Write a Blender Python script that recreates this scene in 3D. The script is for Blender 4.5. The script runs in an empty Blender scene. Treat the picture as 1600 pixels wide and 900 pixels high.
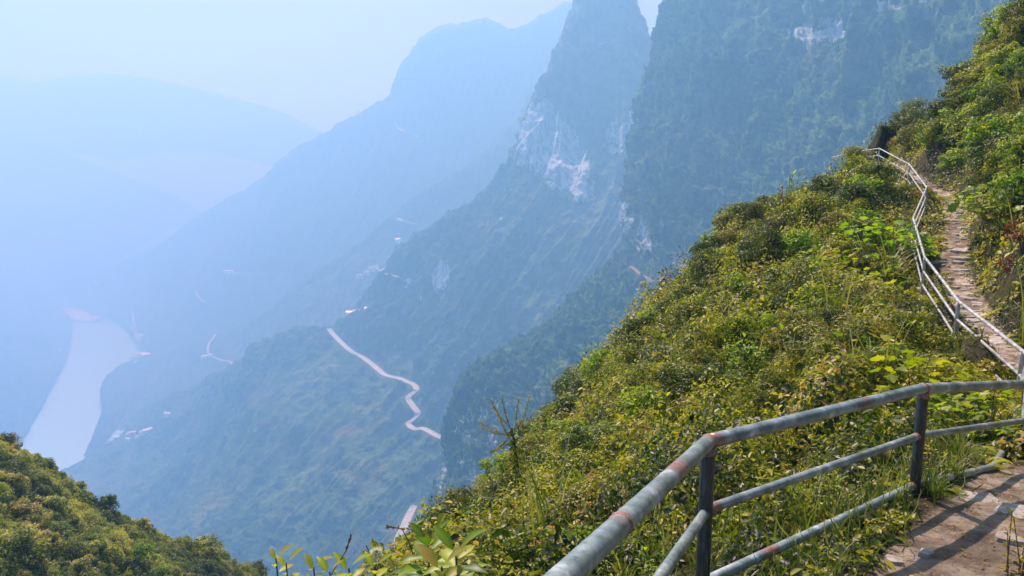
import bpy, math, random
import numpy as np
from mathutils import Vector
from mathutils.bvhtree import BVHTree

random.seed(7)
RNG = np.random.default_rng(11)
C = bpy.context.scene.collection

# ------------------------------------------------------------------ camera frame
F = 1155.0
PITCH = math.radians(9.0)
CP, SP = math.cos(PITCH), math.sin(PITCH)

def at(u, v, d):
    """the point d metres ahead of the lens seen at photo pixel (u, v)"""
    r = (u - 800.0) / F
    q = (450.0 - v) / F
    return np.array([r * d, (CP + q * SP) * d, (-SP + q * CP) * d])

def at_z(u, v, z):
    q = (450.0 - v) / F
    return at(u, v, z / (-SP + q * CP))

def ray(u, v):
    p = at(u, v, 1.0)
    return Vector(p).normalized()

# ------------------------------------------------------------------ noise (numpy)
def _hash(ix, iy, iz, s):
    h = (ix.astype(np.int64) * 374761393 + iy.astype(np.int64) * 668265263 + iz.astype(np.int64) * 2147483647 + s * 1274126177) & 0xFFFFFFFF
    h = ((h ^ (h >> 13)) * 1274126177) & 0xFFFFFFFF
    h = ((h ^ (h >> 16)) * 2246822519) & 0xFFFFFFFF
    return ((h ^ (h >> 15)) & 0xFFFFFF).astype(np.float64) / 16777215.0

def vnoise(P, s=0):
    P = np.asarray(P, dtype=np.float64)
    I = np.floor(P); f = P - I; f = f * f * f * (f * (f * 6 - 15) + 10)
    I = I.astype(np.int64)
    x, y, z = I[:, 0], I[:, 1], I[:, 2]
    r = 0
    for a in (0, 1):
        wx = f[:, 0] if a else 1 - f[:, 0]
        for b in (0, 1):
            wy = f[:, 1] if b else 1 - f[:, 1]
            for c in (0, 1):
                wz = f[:, 2] if c else 1 - f[:, 2]
                r = r + wx * wy * wz * _hash(x + a, y + b, z + c, s)
    return r * 2 - 1

def fbm(P, o=5, s=0, gain=0.5):
    P = np.asarray(P, dtype=np.float64)
    r = 0; a = 1.0; t = 0
    for k in range(o):
        r = r + a * vnoise(P * (2.03 ** k) + 17.3 * k, s + k); t += a; a *= gain
    return r / t

def ridged(P, o=4, s=0):
    r = 0; a = 1.0; t = 0
    for k in range(o):
        r = r + a * (1 - 2 * np.abs(vnoise(P * (2.07 ** k) + 9.1 * k, s + k))); t += a; a *= 0.5
    return r / t

def worley(P, s=0):
    """distance to the nearest jittered point, about 0..1"""
    I = np.floor(P).astype(np.int64); best = np.full(len(P), 9.0)
    for a in (-1, 0, 1):
        for b in (-1, 0, 1):
            for c in (-1, 0, 1):
                x, y, z = I[:, 0] + a, I[:, 1] + b, I[:, 2] + c
                px = x + _hash(x, y, z, s); py = y + _hash(x, y, z, s + 1); pz = z + _hash(x, y, z, s + 2)
                d = (px - P[:, 0]) ** 2 + (py - P[:, 1]) ** 2 + (pz - P[:, 2]) ** 2
                best = np.minimum(best, d)
    return np.sqrt(best)

# ------------------------------------------------------------------ objects
def mesh_np(name, V, Fc, mat=None, parent=None, smooth=False, attrs=None, link=True):
    """V (n,3); Fc (m,k) equal-size faces"""
    me = bpy.data.meshes.new(name)
    V = np.ascontiguousarray(V, dtype=np.float32); Fc = np.ascontiguousarray(Fc, dtype=np.int32)
    m, k = Fc.shape
    me.vertices.add(len(V)); me.vertices.foreach_set('co', V.ravel())
    me.loops.add(m * k); me.loops.foreach_set('vertex_index', Fc.ravel())
    me.polygons.add(m); me.polygons.foreach_set('loop_start', np.arange(0, m * k, k, dtype=np.int32))
    me.update(calc_edges=True)
    if smooth: me.polygons.foreach_set('use_smooth', np.ones(m, dtype=bool))
    for an, av in (attrs or {}).items():
        a = me.attributes.new(an, 'FLOAT', 'POINT'); a.data.foreach_set('value', np.ascontiguousarray(av, dtype=np.float32))
    if mat: me.materials.append(mat)
    if not link: return me
    o = bpy.data.objects.new(name, me); C.objects.link(o)
    if parent: o.parent = parent
    return o

def tag(o, label=None, cat=None, group=None, kind=None):
    if label: o['label'] = label
    if cat: o['category'] = cat
    if group: o['group'] = group
    if kind: o['kind'] = kind
    return o

def empty(name, loc=(0, 0, 0), rz=0.0, scale=1.0):
    o = bpy.data.objects.new(name, None); C.objects.link(o)
    o.location = tuple(float(a) for a in loc); o.rotation_euler = (0, 0, rz); o.scale = (scale,) * 3
    o.empty_display_size = 0.1
    return o

class MB:
    """collects triangles / quads as quads-or-tris lists, builds ONE mesh"""
    def __init__(s): s.v = []; s.f = []; s.t = []
    def add(s, V, Fs, tint=0.5):
        b = len(s.v); s.v.extend([tuple(p) for p in V]); s.f.extend([tuple(i + b for i in f) for f in Fs]); s.t.extend([tint] * len(V))
    def box(s, c, size, rz=0.0, tint=0.5, top=1.0):
        cx, cy, cz = c; a, b, h = size[0] / 2, size[1] / 2, size[2] / 2
        V = []
        for z, k in ((-h, 1.0), (h, top)):
            for x, y in ((-a, -b), (a, -b), (a, b), (-a, b)):
                x *= k; y *= k
                V.append((cx + x * math.cos(rz) - y * math.sin(rz), cy + x * math.sin(rz) + y * math.cos(rz), cz + z))
        s.add(V, [(3, 2, 1, 0), (4, 5, 6, 7), (0, 1, 5, 4), (1, 2, 6, 5), (2, 3, 7, 6), (3, 0, 4, 7)], tint)
    def tube(s, pts, rad, n=8, caps=True, tint=0.5):
        pts = [Vector([float(a) for a in p]) for p in pts]
        if not hasattr(rad, '__len__'): rad = [rad] * len(pts)
        V = []; up = None
        for i, p in enumerate(pts):
            if i == 0: t = pts[1] - p
            elif i == len(pts) - 1: t = p - pts[i - 1]
            else: t = (pts[i + 1] - p).normalized() + (p - pts[i - 1]).normalized()
            t.normalize()
            if up is None: up = Vector((0, 0, 1)) if abs(t.z) < 0.9 else Vector((1, 0, 0))
            a = t.cross(up).normalized(); b = a.cross(t).normalized(); up = b
            for k in range(n):
                w = 2 * math.pi * k / n
                V.append(p + (a * math.cos(w) + b * math.sin(w)) * rad[i])
        Fs = []
        for i in range(len(pts) - 1):
            for k in range(n):
                k2 = (k + 1) % n
                Fs.append((i * n + k, i * n + k2, (i + 1) * n + k2, (i + 1) * n + k))
        if caps:
            Fs.append(tuple(range(n - 1, -1, -1))); Fs.append(tuple((len(pts) - 1) * n + k for k in range(n)))
        s.add(V, Fs, tint)
    def mesh(s, name, mat, smooth=False):
        me = bpy.data.meshes.new(name); me.from_pydata([tuple(map(float, p)) for p in s.v], [], s.f)
        if smooth: me.polygons.foreach_set('use_smooth', [True] * len(me.polygons))
        a = me.attributes.new('tint', 'FLOAT', 'POINT'); a.data.foreach_set('value', s.t)
        if mat: me.materials.append(mat)
        me.update(); return me
    def build(s, name, mat, parent=None, smooth=False):
        o = bpy.data.objects.new(name, s.mesh(name, mat, smooth)); C.objects.link(o)
        if parent: o.parent = parent
        return o

# ------------------------------------------------------------------ materials
def new_mat(name):
    m = bpy.data.materials.new(name); m.use_nodes = True
    nt = m.node_tree; nt.nodes.clear()
    out = nt.nodes.new('ShaderNodeOutputMaterial')
    return m, nt, out

def N(nt, t, **kw):
    n = nt.nodes.new(t)
    for k, v in kw.items():
        if k.startswith('i_'):
            key = k[2:]
            key = int(key) if key.isdigit() else key.replace('_', ' ')
            n.inputs[key].default_value = v
        else: setattr(n, k, v)
    return n

def ramp(nt, fac, stops, interp='LINEAR'):
    r = nt.nodes.new('ShaderNodeValToRGB'); cr = r.color_ramp; cr.interpolation = interp
    while len(cr.elements) < len(stops): cr.elements.new(0.5)
    for e, (p, c) in zip(cr.elements, stops):
        e.position = p; e.color = (c[0], c[1], c[2], 1) if hasattr(c, '__len__') else (c, c, c, 1)
    nt.links.new(fac, r.inputs[0]); return r.outputs[0]

def noise_tex(nt, scale, detail=5, rough=0.55, vec=None, dist=0.0):
    n = N(nt, 'ShaderNodeTexNoise', i_Scale=scale, i_Detail=detail, i_Roughness=rough, i_Distortion=dist)
    if vec is not None: nt.links.new(vec, n.inputs['Vector'])
    return n.outputs['Fac']

def geo_pos(nt, scale=(1, 1, 1)):
    g = nt.nodes.new('ShaderNodeNewGeometry'); m = N(nt, 'ShaderNodeMapping')
    m.inputs['Scale'].default_value = scale
    nt.links.new(g.outputs['Position'], m.inputs['Vector']); return m.outputs[0]

def mixc(nt, fac, a, b, mode='MIX'):
    m = nt.nodes.new('ShaderNodeMix'); m.data_type = 'RGBA'; m.blend_type = mode
    for sock, val in ((m.inputs[0], fac), (m.inputs[6], a), (m.inputs[7], b)):
        if hasattr(val, 'links'): nt.links.new(val, sock)
        elif hasattr(val, '__len__'): sock.default_value = (*val, 1)
        else: sock.default_value = val
    return m.outputs[2]

def mathn(nt, op, a, b=None, clamp=False):
    m = nt.nodes.new('ShaderNodeMath'); m.operation = op; m.use_clamp = clamp
    for sock, val in ((m.inputs[0], a), (m.inputs[1], b)):
        if val is None: continue
        if hasattr(val, 'links'): nt.links.new(val, sock)
        else: sock.default_value = val
    return m.outputs[0]

def attr(nt, name):
    a = nt.nodes.new('ShaderNodeAttribute'); a.attribute_name = name; return a.outputs['Fac']

def terrain_mat(name, s, greens, rock_c=(0.42, 0.37, 0.33), earth=(0.16, 0.13, 0.07), bump=1.0, earth_amt=0.3):
    """hill cover: forest and grass patches at s metres, bare limestone where attribute 'rock' says"""
    m, nt, out = new_mat(name)
    p = geo_pos(nt)
    big = noise_tex(nt, 1 / (s * 14), 4, 0.6, p)
    mid = noise_tex(nt, 1 / (s * 2.2), 6, 0.65, p)
    fine = noise_tex(nt, 1 / (s * 0.5), 4, 0.7, p)
    c1 = ramp(nt, big, [(0.3, greens[0]), (0.5, greens[1]), (0.72, greens[2])])
    k = mathn(nt, 'MULTIPLY_ADD', mid, 1.0); k.node.inputs[2].default_value = 0.0
    c2 = mixc(nt, ramp(nt, mid, [(0.40, 0.0), (0.58, 1.0)]), (greens[0][0] * .22, greens[0][1] * .55, greens[0][2] * .55), c1)
    c3 = mixc(nt, ramp(nt, fine, [(0.35, 0.35), (0.7, 0.0)]), c2, (greens[0][0] * .35, greens[0][1] * .4, greens[0][2] * .4))
    e = mathn(nt, 'MULTIPLY', ramp(nt, noise_tex(nt, 1 / (s * 9), 5, 0.6, geo_pos(nt, (1, 1, 1.7))), [(0.52, 0.0), (0.68, 1.0)]), earth_amt)
    c4 = mixc(nt, e, c3, earth)
    # limestone with vertical dark water streaks
    st = noise_tex(nt, 1 / (s * 0.9), 6, 0.62, geo_pos(nt, (1, 1, 0.22)), 0.6)
    rc = ramp(nt, st, [(0.36, tuple(x * .28 for x in rock_c)), (0.5, tuple(x * .8 for x in rock_c)), (0.7, tuple(min(1, x * 1.35) for x in rock_c))])
    mask = mathn(nt, 'MULTIPLY_ADD', noise_tex(nt, 1 / (s * 1.5), 7, 0.72, geo_pos(nt, (1, 1, 0.30))), 2.6); mask.node.inputs[2].default_value = -1.30
    mk = mathn(nt, 'ADD', attr(nt, 'rock'), mask)
    mk = ramp(nt, mk, [(0.47, 0.0), (0.56, 1.0)])
    col = mixc(nt, mk, c4, rc)
    b = N(nt, 'ShaderNodeBump', i_Strength=min(1.0, 0.9 * bump), i_Distance=s * 0.6)
    h = mathn(nt, 'ADD', mid, mathn(nt, 'MULTIPLY', fine, 0.5))
    nt.links.new(h, b.inputs['Height'])
    d = N(nt, 'ShaderNodeBsdfPrincipled', i_Roughness=0.95)
    d.inputs['Specular IOR Level'].default_value = 0.1
    nt.links.new(col, d.inputs['Base Color']); nt.links.new(b.outputs[0], d.inputs['Normal'])
    nt.links.new(d.outputs[0], out.inputs['Surface'])
    return m

# ------------------------------------------------------------------ lofted mountains
def catmull(P, t):
    """P (n,3) control points, t in 0..n-1"""
    n = len(P)
    i = np.clip(np.floor(t).astype(int), 0, n - 2); f = (t - i)[:, None]
    g = lambda k: P[np.clip(k, 0, n - 1)]
    p0, p1, p2, p3 = g(i - 1), g(i), g(i + 1), g(i + 2)
    p0 = np.where((i == 0)[:, None], 2 * p1 - p2, p0); p3 = np.where((i == n - 2)[:, None], 2 * p2 - p1, p3)
    return 0.5 * ((2 * p1) + (-p0 + p2) * f + (2 * p0 - 5 * p1 + 4 * p2 - p3) * f ** 2 + (-p0 + 3 * p1 - 3 * p2 + p3) * f ** 3)

def loft(name, cols, nu, nv, mat, label=None, back=(0, 0, 0), amp=20, lam=200, gully=15, gfreq=14, trees=3.0, tree_l=9.0, rocks=(), seed=0, edge=0.35, back_drop=300, cliffs=0.0, ledge=0.0, gswap=False, foot=False, lift=0.0):
    """cols: list of columns (ridge first), each a list of (u, v, d). A hidden row is put behind the ridge."""
    G = []
    for col in cols:
        pts = [at(*p) for p in col]
        G.append(pts)
    G = np.array(G); G[:, :, 2] += lift                 # (nc, nr, 3)
    ridge = G[:, 0]
    b1 = ridge + np.array(back) * 0.5 + np.array([0, 0, -back_drop * 0.25])
    b2 = ridge + np.array(back) * 1.5 + np.array([0, 0, -back_drop])
    G = np.concatenate([b2[:, None], b1[:, None], G], axis=1)
    nc, nr = G.shape[:2]
    # spline down each column, then across
    tv = np.linspace(0, nr - 1, nv)
    A = np.stack([catmull(G[i], tv) for i in range(nc)])          # nc, nv, 3
    tu = np.linspace(0, nc - 1, nu)
    S = np.stack([catmull(A[:, j], tu) for j in range(nv)], axis=1)   # nu, nv, 3
    du = np.gradient(S, axis=0); dv = np.gradient(S, axis=1)
    nrm = np.cross(du, dv); nrm /= np.linalg.norm(nrm, axis=2, keepdims=True) + 1e-9
    # face the camera side on the front rows
    cam = -S / np.linalg.norm(S, axis=2, keepdims=True)
    front = tv >= 2
    if (nrm * cam).sum(2)[:, front].mean() < 0: nrm = -nrm
    P = S.reshape(-1, 3); Nn = nrm.reshape(-1, 3)
    rowt = np.tile(tv, nu)
    w = np.clip(np.abs(rowt - 2.0) / 0.8, edge, 1.0)
    if foot: w = w * np.clip((nr - 1 - rowt) / 0.9, 0.06, 1)
    disp = amp * fbm(P / lam, 6, seed) * w
    uu = np.repeat(tu, nv) * gfreq / nc * 2.0; vv = rowt
    if gswap: uu, vv = rowt * gfreq / nr * 1.3, np.repeat(tu, nv)
    gl = ridged(np.stack([uu * 1.0 + 0.25 * fbm(P / lam, 3, seed + 9), vv * 0.55, np.full_like(uu, seed * 3.1)], 1), 4, seed + 3)
    disp = disp + gully * gl * w
    P2 = P + Nn * disp[:, None]
    rock = np.zeros(len(P2))
    if cliffs:
        t = fbm(P2 / np.array([lam * .6, lam * .6, lam * .12]), 4, seed + 5)
        P2 = P2 + Nn * (cliffs * t)[:, None]
        hard = 1 - np.clip(np.abs(nrm.reshape(-1, 3)[:, 2]) / 0.55, 0, 1)
        rock = hard * ledge
    for (u, v, d, ru, rv, rd, k) in rocks:
        c = at(u, v, d); q = P2 - c
        ru_ = ru / F * d; rv_ = rv / F * d
        e = (q[:, 0] / ru_) ** 2 + (q[:, 2] / rv_) ** 2 + (q[:, 1] / rd) ** 2
        rock = np.maximum(rock, k * np.clip(1.6 - e * 0.8, 0, 1))
    if trees:
        wp = np.stack([fbm(P2 / (tree_l * 1.1), 3, seed + 60 + k) for k in range(3)], 1) * tree_l * .9
        wl = worley((P2 + wp) / tree_l, seed + 20)
        lump = np.clip(0.85 - wl, -0.2, 0.8) * trees * (0.45 + 0.9 * np.clip(fbm(P2 / (tree_l * 7), 3, seed + 31) + 0.4, 0, 1))
        wl2 = worley((P2 + wp * .5) / (tree_l * 0.42), seed + 40)
        lump = lump + np.clip(0.7 - wl2, -0.1, 0.7) * trees * 0.42 + trees * .35 * fbm(P2 / (tree_l * .35), 3, seed + 70)
        lump = lump * (1 - 0.8 * np.clip(rock * 1.3 - 0.3, 0, 1))
        P2 = P2 + (Nn * 0.5 + np.array([0, 0, 0.6])) * lump[:, None]
    idx = np.arange(nu * nv).reshape(nu, nv)
    Q = np.stack([idx[:-1, :-1], idx[1:, :-1], idx[1:, 1:], idx[:-1, 1:]], -1).reshape(-1, 4)
    o = mesh_np(name, P2, Q, mat, smooth=True, attrs={'rock': rock})
    tag(o, kind='structure')
    if label: o['label'] = label
    LOFTS[label or name] = (P2, Q, nu, nv, o)
    return o
LOFTS = {}
HAZE_D = 0.00074; HAZE_C = (0.25, 0.555, 0.89); HAZE_A = (0.40, 0.10, 0.0); SKY_S = 0.05; SUN_S = 5.0; EXPO = 0.90
# ================================================================== THE VALLEY
G_MID = [(0.035, 0.09, 0.022), (0.085, 0.18, 0.04), (0.22, 0.30, 0.09)]
G_FAR = [(0.06, 0.10, 0.04), (0.09, 0.13, 0.05), (0.15, 0.17, 0.07)]
M_wall = terrain_mat('forest_wall_cover', 7.0, G_MID, rock_c=(0.42, 0.48, 0.47), earth_amt=0.35)
G_PK = [(0.05, 0.11, 0.035), (0.10, 0.19, 0.06), (0.24, 0.28, 0.11)]
M_peak = terrain_mat('peak_cover', 11.0, G_PK, rock_c=(0.52, 0.62, 0.62), earth_amt=0.5)
M_far = terrain_mat('far_cover', 22.0, G_FAR, rock_c=(0.5, 0.45, 0.4), earth_amt=0.5)

# right-hand wall and its spur (silhouette first, then towards the camera)
wall_cols = [
 [(1050,-260,1080),(1150,-260,960),(1400,-300,760),(1750,-330,560)],
 [(1046,-60,1020),(1150,-80,900),(1400,-110,700),(1750,-140,500)],
 [(1031,45,980),(1150,40,860),(1390,30,660),(1750,0,450)],
 [(1006,150,950),(1145,150,820),(1370,150,620),(1750,120,420)],
 [(992,250,920),(1130,255,790),(1340,255,590),(1750,250,380)],
 [(985,330,890),(1110,345,760),(1300,350,560),(1700,370,350)],
 [(982,408,860),(1070,440,720),(1240,450,520),(1600,500,330)],
 [(905,480,810),(1010,490,690),(1160,530,490),(1450,620,320)],
 [(815,545,775),(940,545,660),(1080,610,470),(1320,740,310)],
 [(730,595,745),(866,598,640),(1000,690,450),(1200,860,300)],
 [(702,650,715),(852,665,615),(940,780,430),(1100,960,290)],
 [(690,740,680),(835,750,585),(900,860,415),(1040,1060,280)],
 [(650,830,640),(790,850,555),(850,960,400),(960,1150,270)],
 [(590,950,590),(720,980,520),(780,1080,380),(880,1260,260)],
]
loft('mountain', wall_cols, 900, 620, M_wall, 'forested mountain wall filling the upper right, behind the near hillside', back=(180, 160, 0), back_drop=140,
     amp=28, lam=140, gully=20, gfreq=16, trees=15.0, tree_l=13, seed=3, edge=0.5,
     rocks=[(1262,72,770,26,24,80,0.7),(1250,25,790,10,16,70,0.5),(1008,395,850,16,45,60,0.62),(975,345,880,12,26,60,0.6),(1078,428,715,20,12,50,0.8),(700,760,690,14,60,60,0.5),(760,700,640,50,70,60,0.35),(1425,5,620,16,8,80,0.6)],
     cliffs=8, ledge=0.15, gswap=True)

peak_cols = [
 [(1003,28,1580),(1036,150,1440),(1010,330,1240),(900,540,1080),(780,720,930),(670,850,820),(590,980,700)],
 [(980,-28,1590),(1012,150,1420),(985,330,1235),(870,535,1090),(745,708,975),(630,845,850),(540,975,720)],
 [(945,-140,1590),(985,150,1390),(950,330,1240),(820,530,1110),(700,695,1020),(580,840,880),(480,970,740)],
 [(905,-22,1540),(925,165,1430),(893,310,1300),(765,480,1190),(650,655,1085),(505,805,930),(400,960,800)],
 [(866,90,1505),(872,188,1445),(843,308,1340),(725,455,1235),(645,600,1180),(455,785,985),(330,940,850)],
 [(823,178,1480),(826,232,1430),(795,325,1380),(690,435,1300),(590,575,1280),(400,765,1060),(270,920,900)],
 [(804,240,1465),(800,272,1435),(745,350,1405),(660,445,1340),(545,541,1370),(355,745,1160),(220,900,950)],
 [(748,318,1460),(738,342,1440),(702,385,1410),(632,455,1385),(515,526,1425),(330,745,1280),(210,900,1100)],
 [(690,356,1460),(672,378,1440),(640,420,1420),(600,470,1420),(480,560,1440),(300,755,1330),(190,890,1150)],
 [(625,400,1450),(614,430,1440),(600,465,1435),(560,505,1440),(430,600,1460),(275,765,1390),(165,880,1200)],
 [(560,498,1460),(530,515,1450),(490,540,1450),(445,585,1460),(390,640,1460),(250,765,1430),(140,870,1290)],
 [(470,522,1510),(440,536,1510),(404,575,1510),(370,630,1520),(320,685,1525),(215,765,1520),(110,850,1380)],
 [(402,556,1620),(385,582,1610),(358,622,1620),(318,662,1650),(258,703,1680),(165,752,1690),(75,815,1560)],
 [(330,592,1781),(318,612,1771),(290,640,1791),(250,671,1820),(200,703,1850),(128,742,1830),(25,795,1732)],
 [(232,638,2273),(222,650,2253),(206,665,2234),(187,680,2214),(158,693,2180),(96,741,1953),(10,775,1830)],
]
loft('mountain', peak_cols, 720, 720, M_peak, 'pyramid-shaped peak with pale cliff bands above the winding road', back=(20, 420, 0), back_drop=420,
     amp=34, lam=240, gully=20, gfreq=18, trees=6.5, tree_l=13.0, seed=8, edge=0.35,
     rocks=[(846,215,1420,30,50,170,0.95),(876,245,1380,30,50,160,0.95),(905,285,1340,20,34,130,0.72),(813,240,1440,10,22,120,0.7),(960,220,1400,16,26,150,0.6),(990,210,1400,14,48,150,0.68),(985,255,1380,9,22,120,0.7),(692,432,1330,13,17,110,1.0),(645,455,1390,8,24,90,0.4),(975,345,1240,12,25,120,0.6),(665,450,1370,7,18,90,0.4),(790,340,1390,10,12,90,0.3)],
     cliffs=10, ledge=0.1)

second_cols = [
 [(960,-20,2600),(960,100,2400),(960,250,2200),(960,380,2000)],
 [(900,58,2500),(900,150,2350),(900,250,2200),(870,380,2050)],
 [(840,135,2400),(836,200,2300),(820,290,2200),(790,410,2050)],
 [(803,205,2350),(790,250,2280),(770,315,2200),(735,440,2000)],
 [(770,240,2350),(750,280,2270),(722,345,2180),(675,465,1980)],
 [(700,284,2300),(680,320,2240),(650,385,2130),(600,520,1920)],
 [(640,318,2260),(606,365,2180),(575,430,2080),(530,570,1860)],
 [(612,348,2240),(568,392,2190),(530,450,2080),(490,590,1860)],
 [(560,382,2270),(520,430,2200),(485,490,2080),(445,610,1860)],
 [(490,432,2330),(455,475,2260),(418,535,2140),(378,645,1910)],
 [(420,487,2450),(385,528,2380),(350,580,2260),(308,672,2060)],
 [(340,520,2700),(310,560,2560),(285,610,2430),(248,682,2210)],
 [(270,545,2950),(248,582,2800),(222,622,2620),(183,682,2290)],
 [(206,564,3090),(178,602,2755),(174,650,2401),(152,702,2145)],
 [(190,575,3011),(160,612,2686),(158,655,2362),(130,715,2086)],
]
loft('mountain', second_cols, 520, 300, M_far, 'hazy middle ridge falling to the river behind the pyramid-shaped peak', back=(200, 700, 0), back_drop=420,
     amp=45, lam=330, gully=26, gfreq=16, trees=7, tree_l=22, seed=14, edge=0.25, cliffs=8, foot=True)

massif_cols = [
 [(1080,90,3150),(1080,110,3100),(1060,200,2950),(1020,330,2750)],
 [(980,60,3080),(970,100,3020),(950,180,2900),(910,320,2700)],
 [(897,7,3020),(880,80,2970),(860,180,2850),(820,330,2680)],
 [(852,24,3000),(832,100,2940),(800,205,2820),(745,360,2640)],
 [(800,45,2980),(780,112,2920),(742,212,2800),(680,380,2620)],
 [(768,30,2970),(744,110,2900),(700,232,2760),(620,410,2580)],
 [(735,35,2970),(704,130,2880),(650,255,2740),(560,450,2560)],
 [(682,44,2980),(662,150,2880),(612,275,2720),(510,470,2560)],
 [(650,76,2990),(632,160,2900),(572,300,2740),(462,490,2580)],
 [(628,104,3000),(610,172,2920),(530,322,2760),(422,508,2600)],
 [(618,142,3020),(590,192,2950),(490,345,2800),(392,525,2640)],
 [(562,180,3060),(540,222,2990),(442,375,2840),(352,545,2720)],
 [(500,214,3120),(472,262,3050),(392,405,2940),(312,556,2860)],
 [(400,285,3320),(382,322,3240),(332,435,3120),(262,566,3020)],
 [(300,352,3640),(282,382,3560),(262,455,3430),(228,548,3250)],
 [(200,410,4150),(204,430,4020),(212,480,3740),(206,518,3620)],
 [(135,436,4730),(155,455,4510),(186,488,4150),(176,506,3950)],
 [(80,452,5000),(95,462,4850),(140,494,4250),(130,500,4080)],
]
loft('mountain', massif_cols, 560, 300, M_far, 'distant high massif fading in haze, left of the pyramid-shaped peak', back=(0, 900, 0), back_drop=500,
     amp=50, lam=600, gully=40, gfreq=16, trees=9, tree_l=38, seed=21, edge=0.2, cliffs=12, foot=True)

left_cols = [
 [(292,350,5500),(200,405,5250),(92,450,4950),(80,456,4930)],
 [(240,306,5500),(130,398,5300),(80,460,4690),(70,468,4640)],
 [(150,270,5450),(80,385,5000),(80,488,4060),(110,498,4050)],
 [(60,235,5300),(0,372,4700),(78,530,3430),(109,545,3360)],
 [(-60,200,5000),(-90,362,4300),(46,590,2790),(82,606,2755)],
 [(-200,160,4900),(-180,352,4000),(8,640,2420),(42,662,2365)],
 [(-400,110,4600),(-300,340,3700),(-45,700,2095),(0,722,2055)],
 [(-650,60,4400),(-500,340,3400),(-80,790,1730),(-40,800,1790)],
]
loft('mountain', left_cols, 260, 260, M_far, 'hazy valley side on the far left above the river', back=(0, 900, 0), back_drop=500,
     amp=60, lam=700, gully=45, gfreq=12, trees=9, tree_l=36, seed=33, edge=0.3, foot=True, lift=6)

far_cols = [[(u, v + 22, 5150), (u - 6, v + 60, 5120), (u - 12, v + 110, 5080)] for u, v in
            [(-500,70),(-300,60),(-120,80),(0,96),(60,106),(150,92),(240,102),(330,122),(430,150),(520,190),(620,215),(760,240)]]
loft('mountain', far_cols, 260, 140, M_far, 'faintest distant range at the upper left, almost lost in haze', back=(0, 700, 0), back_drop=500,
     amp=50, lam=700, gully=40, gfreq=12, trees=0, seed=40, edge=0.15)

# ---- water and valley floor
def sheet(name, pts, z, mat):
    o = MB(); o.add([(p[0], p[1], z) for p in pts], [tuple(range(len(pts)))]); return tag(o.build(name, mat), kind='structure')
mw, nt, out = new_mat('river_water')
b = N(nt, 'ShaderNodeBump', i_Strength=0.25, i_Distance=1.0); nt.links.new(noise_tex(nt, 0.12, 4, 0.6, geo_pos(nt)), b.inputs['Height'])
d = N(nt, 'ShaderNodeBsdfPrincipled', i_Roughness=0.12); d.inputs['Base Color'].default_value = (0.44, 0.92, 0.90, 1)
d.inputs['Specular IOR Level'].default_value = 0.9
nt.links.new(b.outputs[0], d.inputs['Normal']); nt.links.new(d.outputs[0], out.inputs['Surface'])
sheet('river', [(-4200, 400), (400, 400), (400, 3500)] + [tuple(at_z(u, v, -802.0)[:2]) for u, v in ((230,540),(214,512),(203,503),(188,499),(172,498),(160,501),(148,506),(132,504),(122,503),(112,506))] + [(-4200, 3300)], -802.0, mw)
mg = terrain_mat('valley_floor_cover', 30, G_FAR)
LAND = 1
gs = []
sheet('ground', [(-11000, -3500), (11000, -3500), (11000, 11000), (-11000, 11000)], -812.0, mg)
msand, nt, out = new_mat('pale_sand')
d = N(nt, 'ShaderNodeBsdfPrincipled', i_Roughness=0.9)
nt.links.new(ramp(nt, noise_tex(nt, 0.02, 4, 0.6, geo_pos(nt)), [(0.3, (0.42, 0.36, 0.27)), (0.7, (0.60, 0.54, 0.44))]), d.inputs['Base Color']); nt.links.new(d.outputs[0], out.inputs['Surface'])
sb = MB()
pl = [(74,458),(86,468),(92,480),(104,492),(118,502),(140,504),(158,497),(140,492),(126,484),(112,476),(100,468),(96,460),(104,452),(92,450),(80,453)]
lo = [at_z(u, v, -801.0) for u, v in pl]; n = len(lo)
sb.add([(p[0], p[1], -795.5) for p in lo] + [(p[0], p[1], -806) for p in lo], [tuple(range(n))] + [(i, (i + 1) % n, n + (i + 1) % n, n + i) for i in range(n)])
tag(sb.build('sandbar', msand), kind='structure')
# ---- things standing on the far slopes
def on_mesh(key, u, v, pad=6.0):
    """point of a mountain seen at photo pixel (u, v)"""
    P2 = LOFTS[key][0]
    if key not in PROJ:
        dp = P2[:, 1] * CP - P2[:, 2] * SP
        PROJ[key] = (800 + F * P2[:, 0] / dp, 450 - F * (P2[:, 1] * SP + P2[:, 2] * CP) / dp, dp)
    uu, vv, dd = PROJ[key]; m = np.where((abs(uu - u) < pad) & (abs(vv - v) < pad))[0]
    if len(m) == 0: return on_mesh(key, u, v, pad * 2)
    dmin = dd[m].min(); m = m[dd[m] < dmin * 1.03 + 15]
    w_ = 1 / ((uu[m] - u) ** 2 + (vv[m] - v) ** 2 + .5); return (P2[m] * w_[:, None]).sum(0) / w_.sum()
PROJ = {}
KW = 'forested mountain wall filling the upper right, behind the near hillside'
KP = 'pyramid-shaped peak with pale cliff bands above the winding road'
K2 = 'hazy middle ridge falling to the river behind the pyramid-shaped peak'
KM = 'distant high massif fading in haze, left of the pyramid-shaped peak'
mrd, nt, out = new_mat('road_concrete')
d = N(nt, 'ShaderNodeBsdfPrincipled', i_Roughness=0.85)
nt.links.new(ramp(nt, noise_tex(nt, 0.15, 5, 0.6, geo_pos(nt)), [(0.3, (0.30, 0.32, 0.31)), (0.7, (0.50, 0.53, 0.52))]), d.inputs['Base Color']); nt.links.new(d.outputs[0], out.inputs['Surface'])
mrw, nt, out = new_mat('road_kerb_paint')
d = N(nt, 'ShaderNodeBsdfPrincipled', i_Roughness=0.7); d.inputs['Base Color'].default_value = (.62, .66, .64, 1); nt.links.new(d.outputs[0], out.inputs['Surface'])
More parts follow.
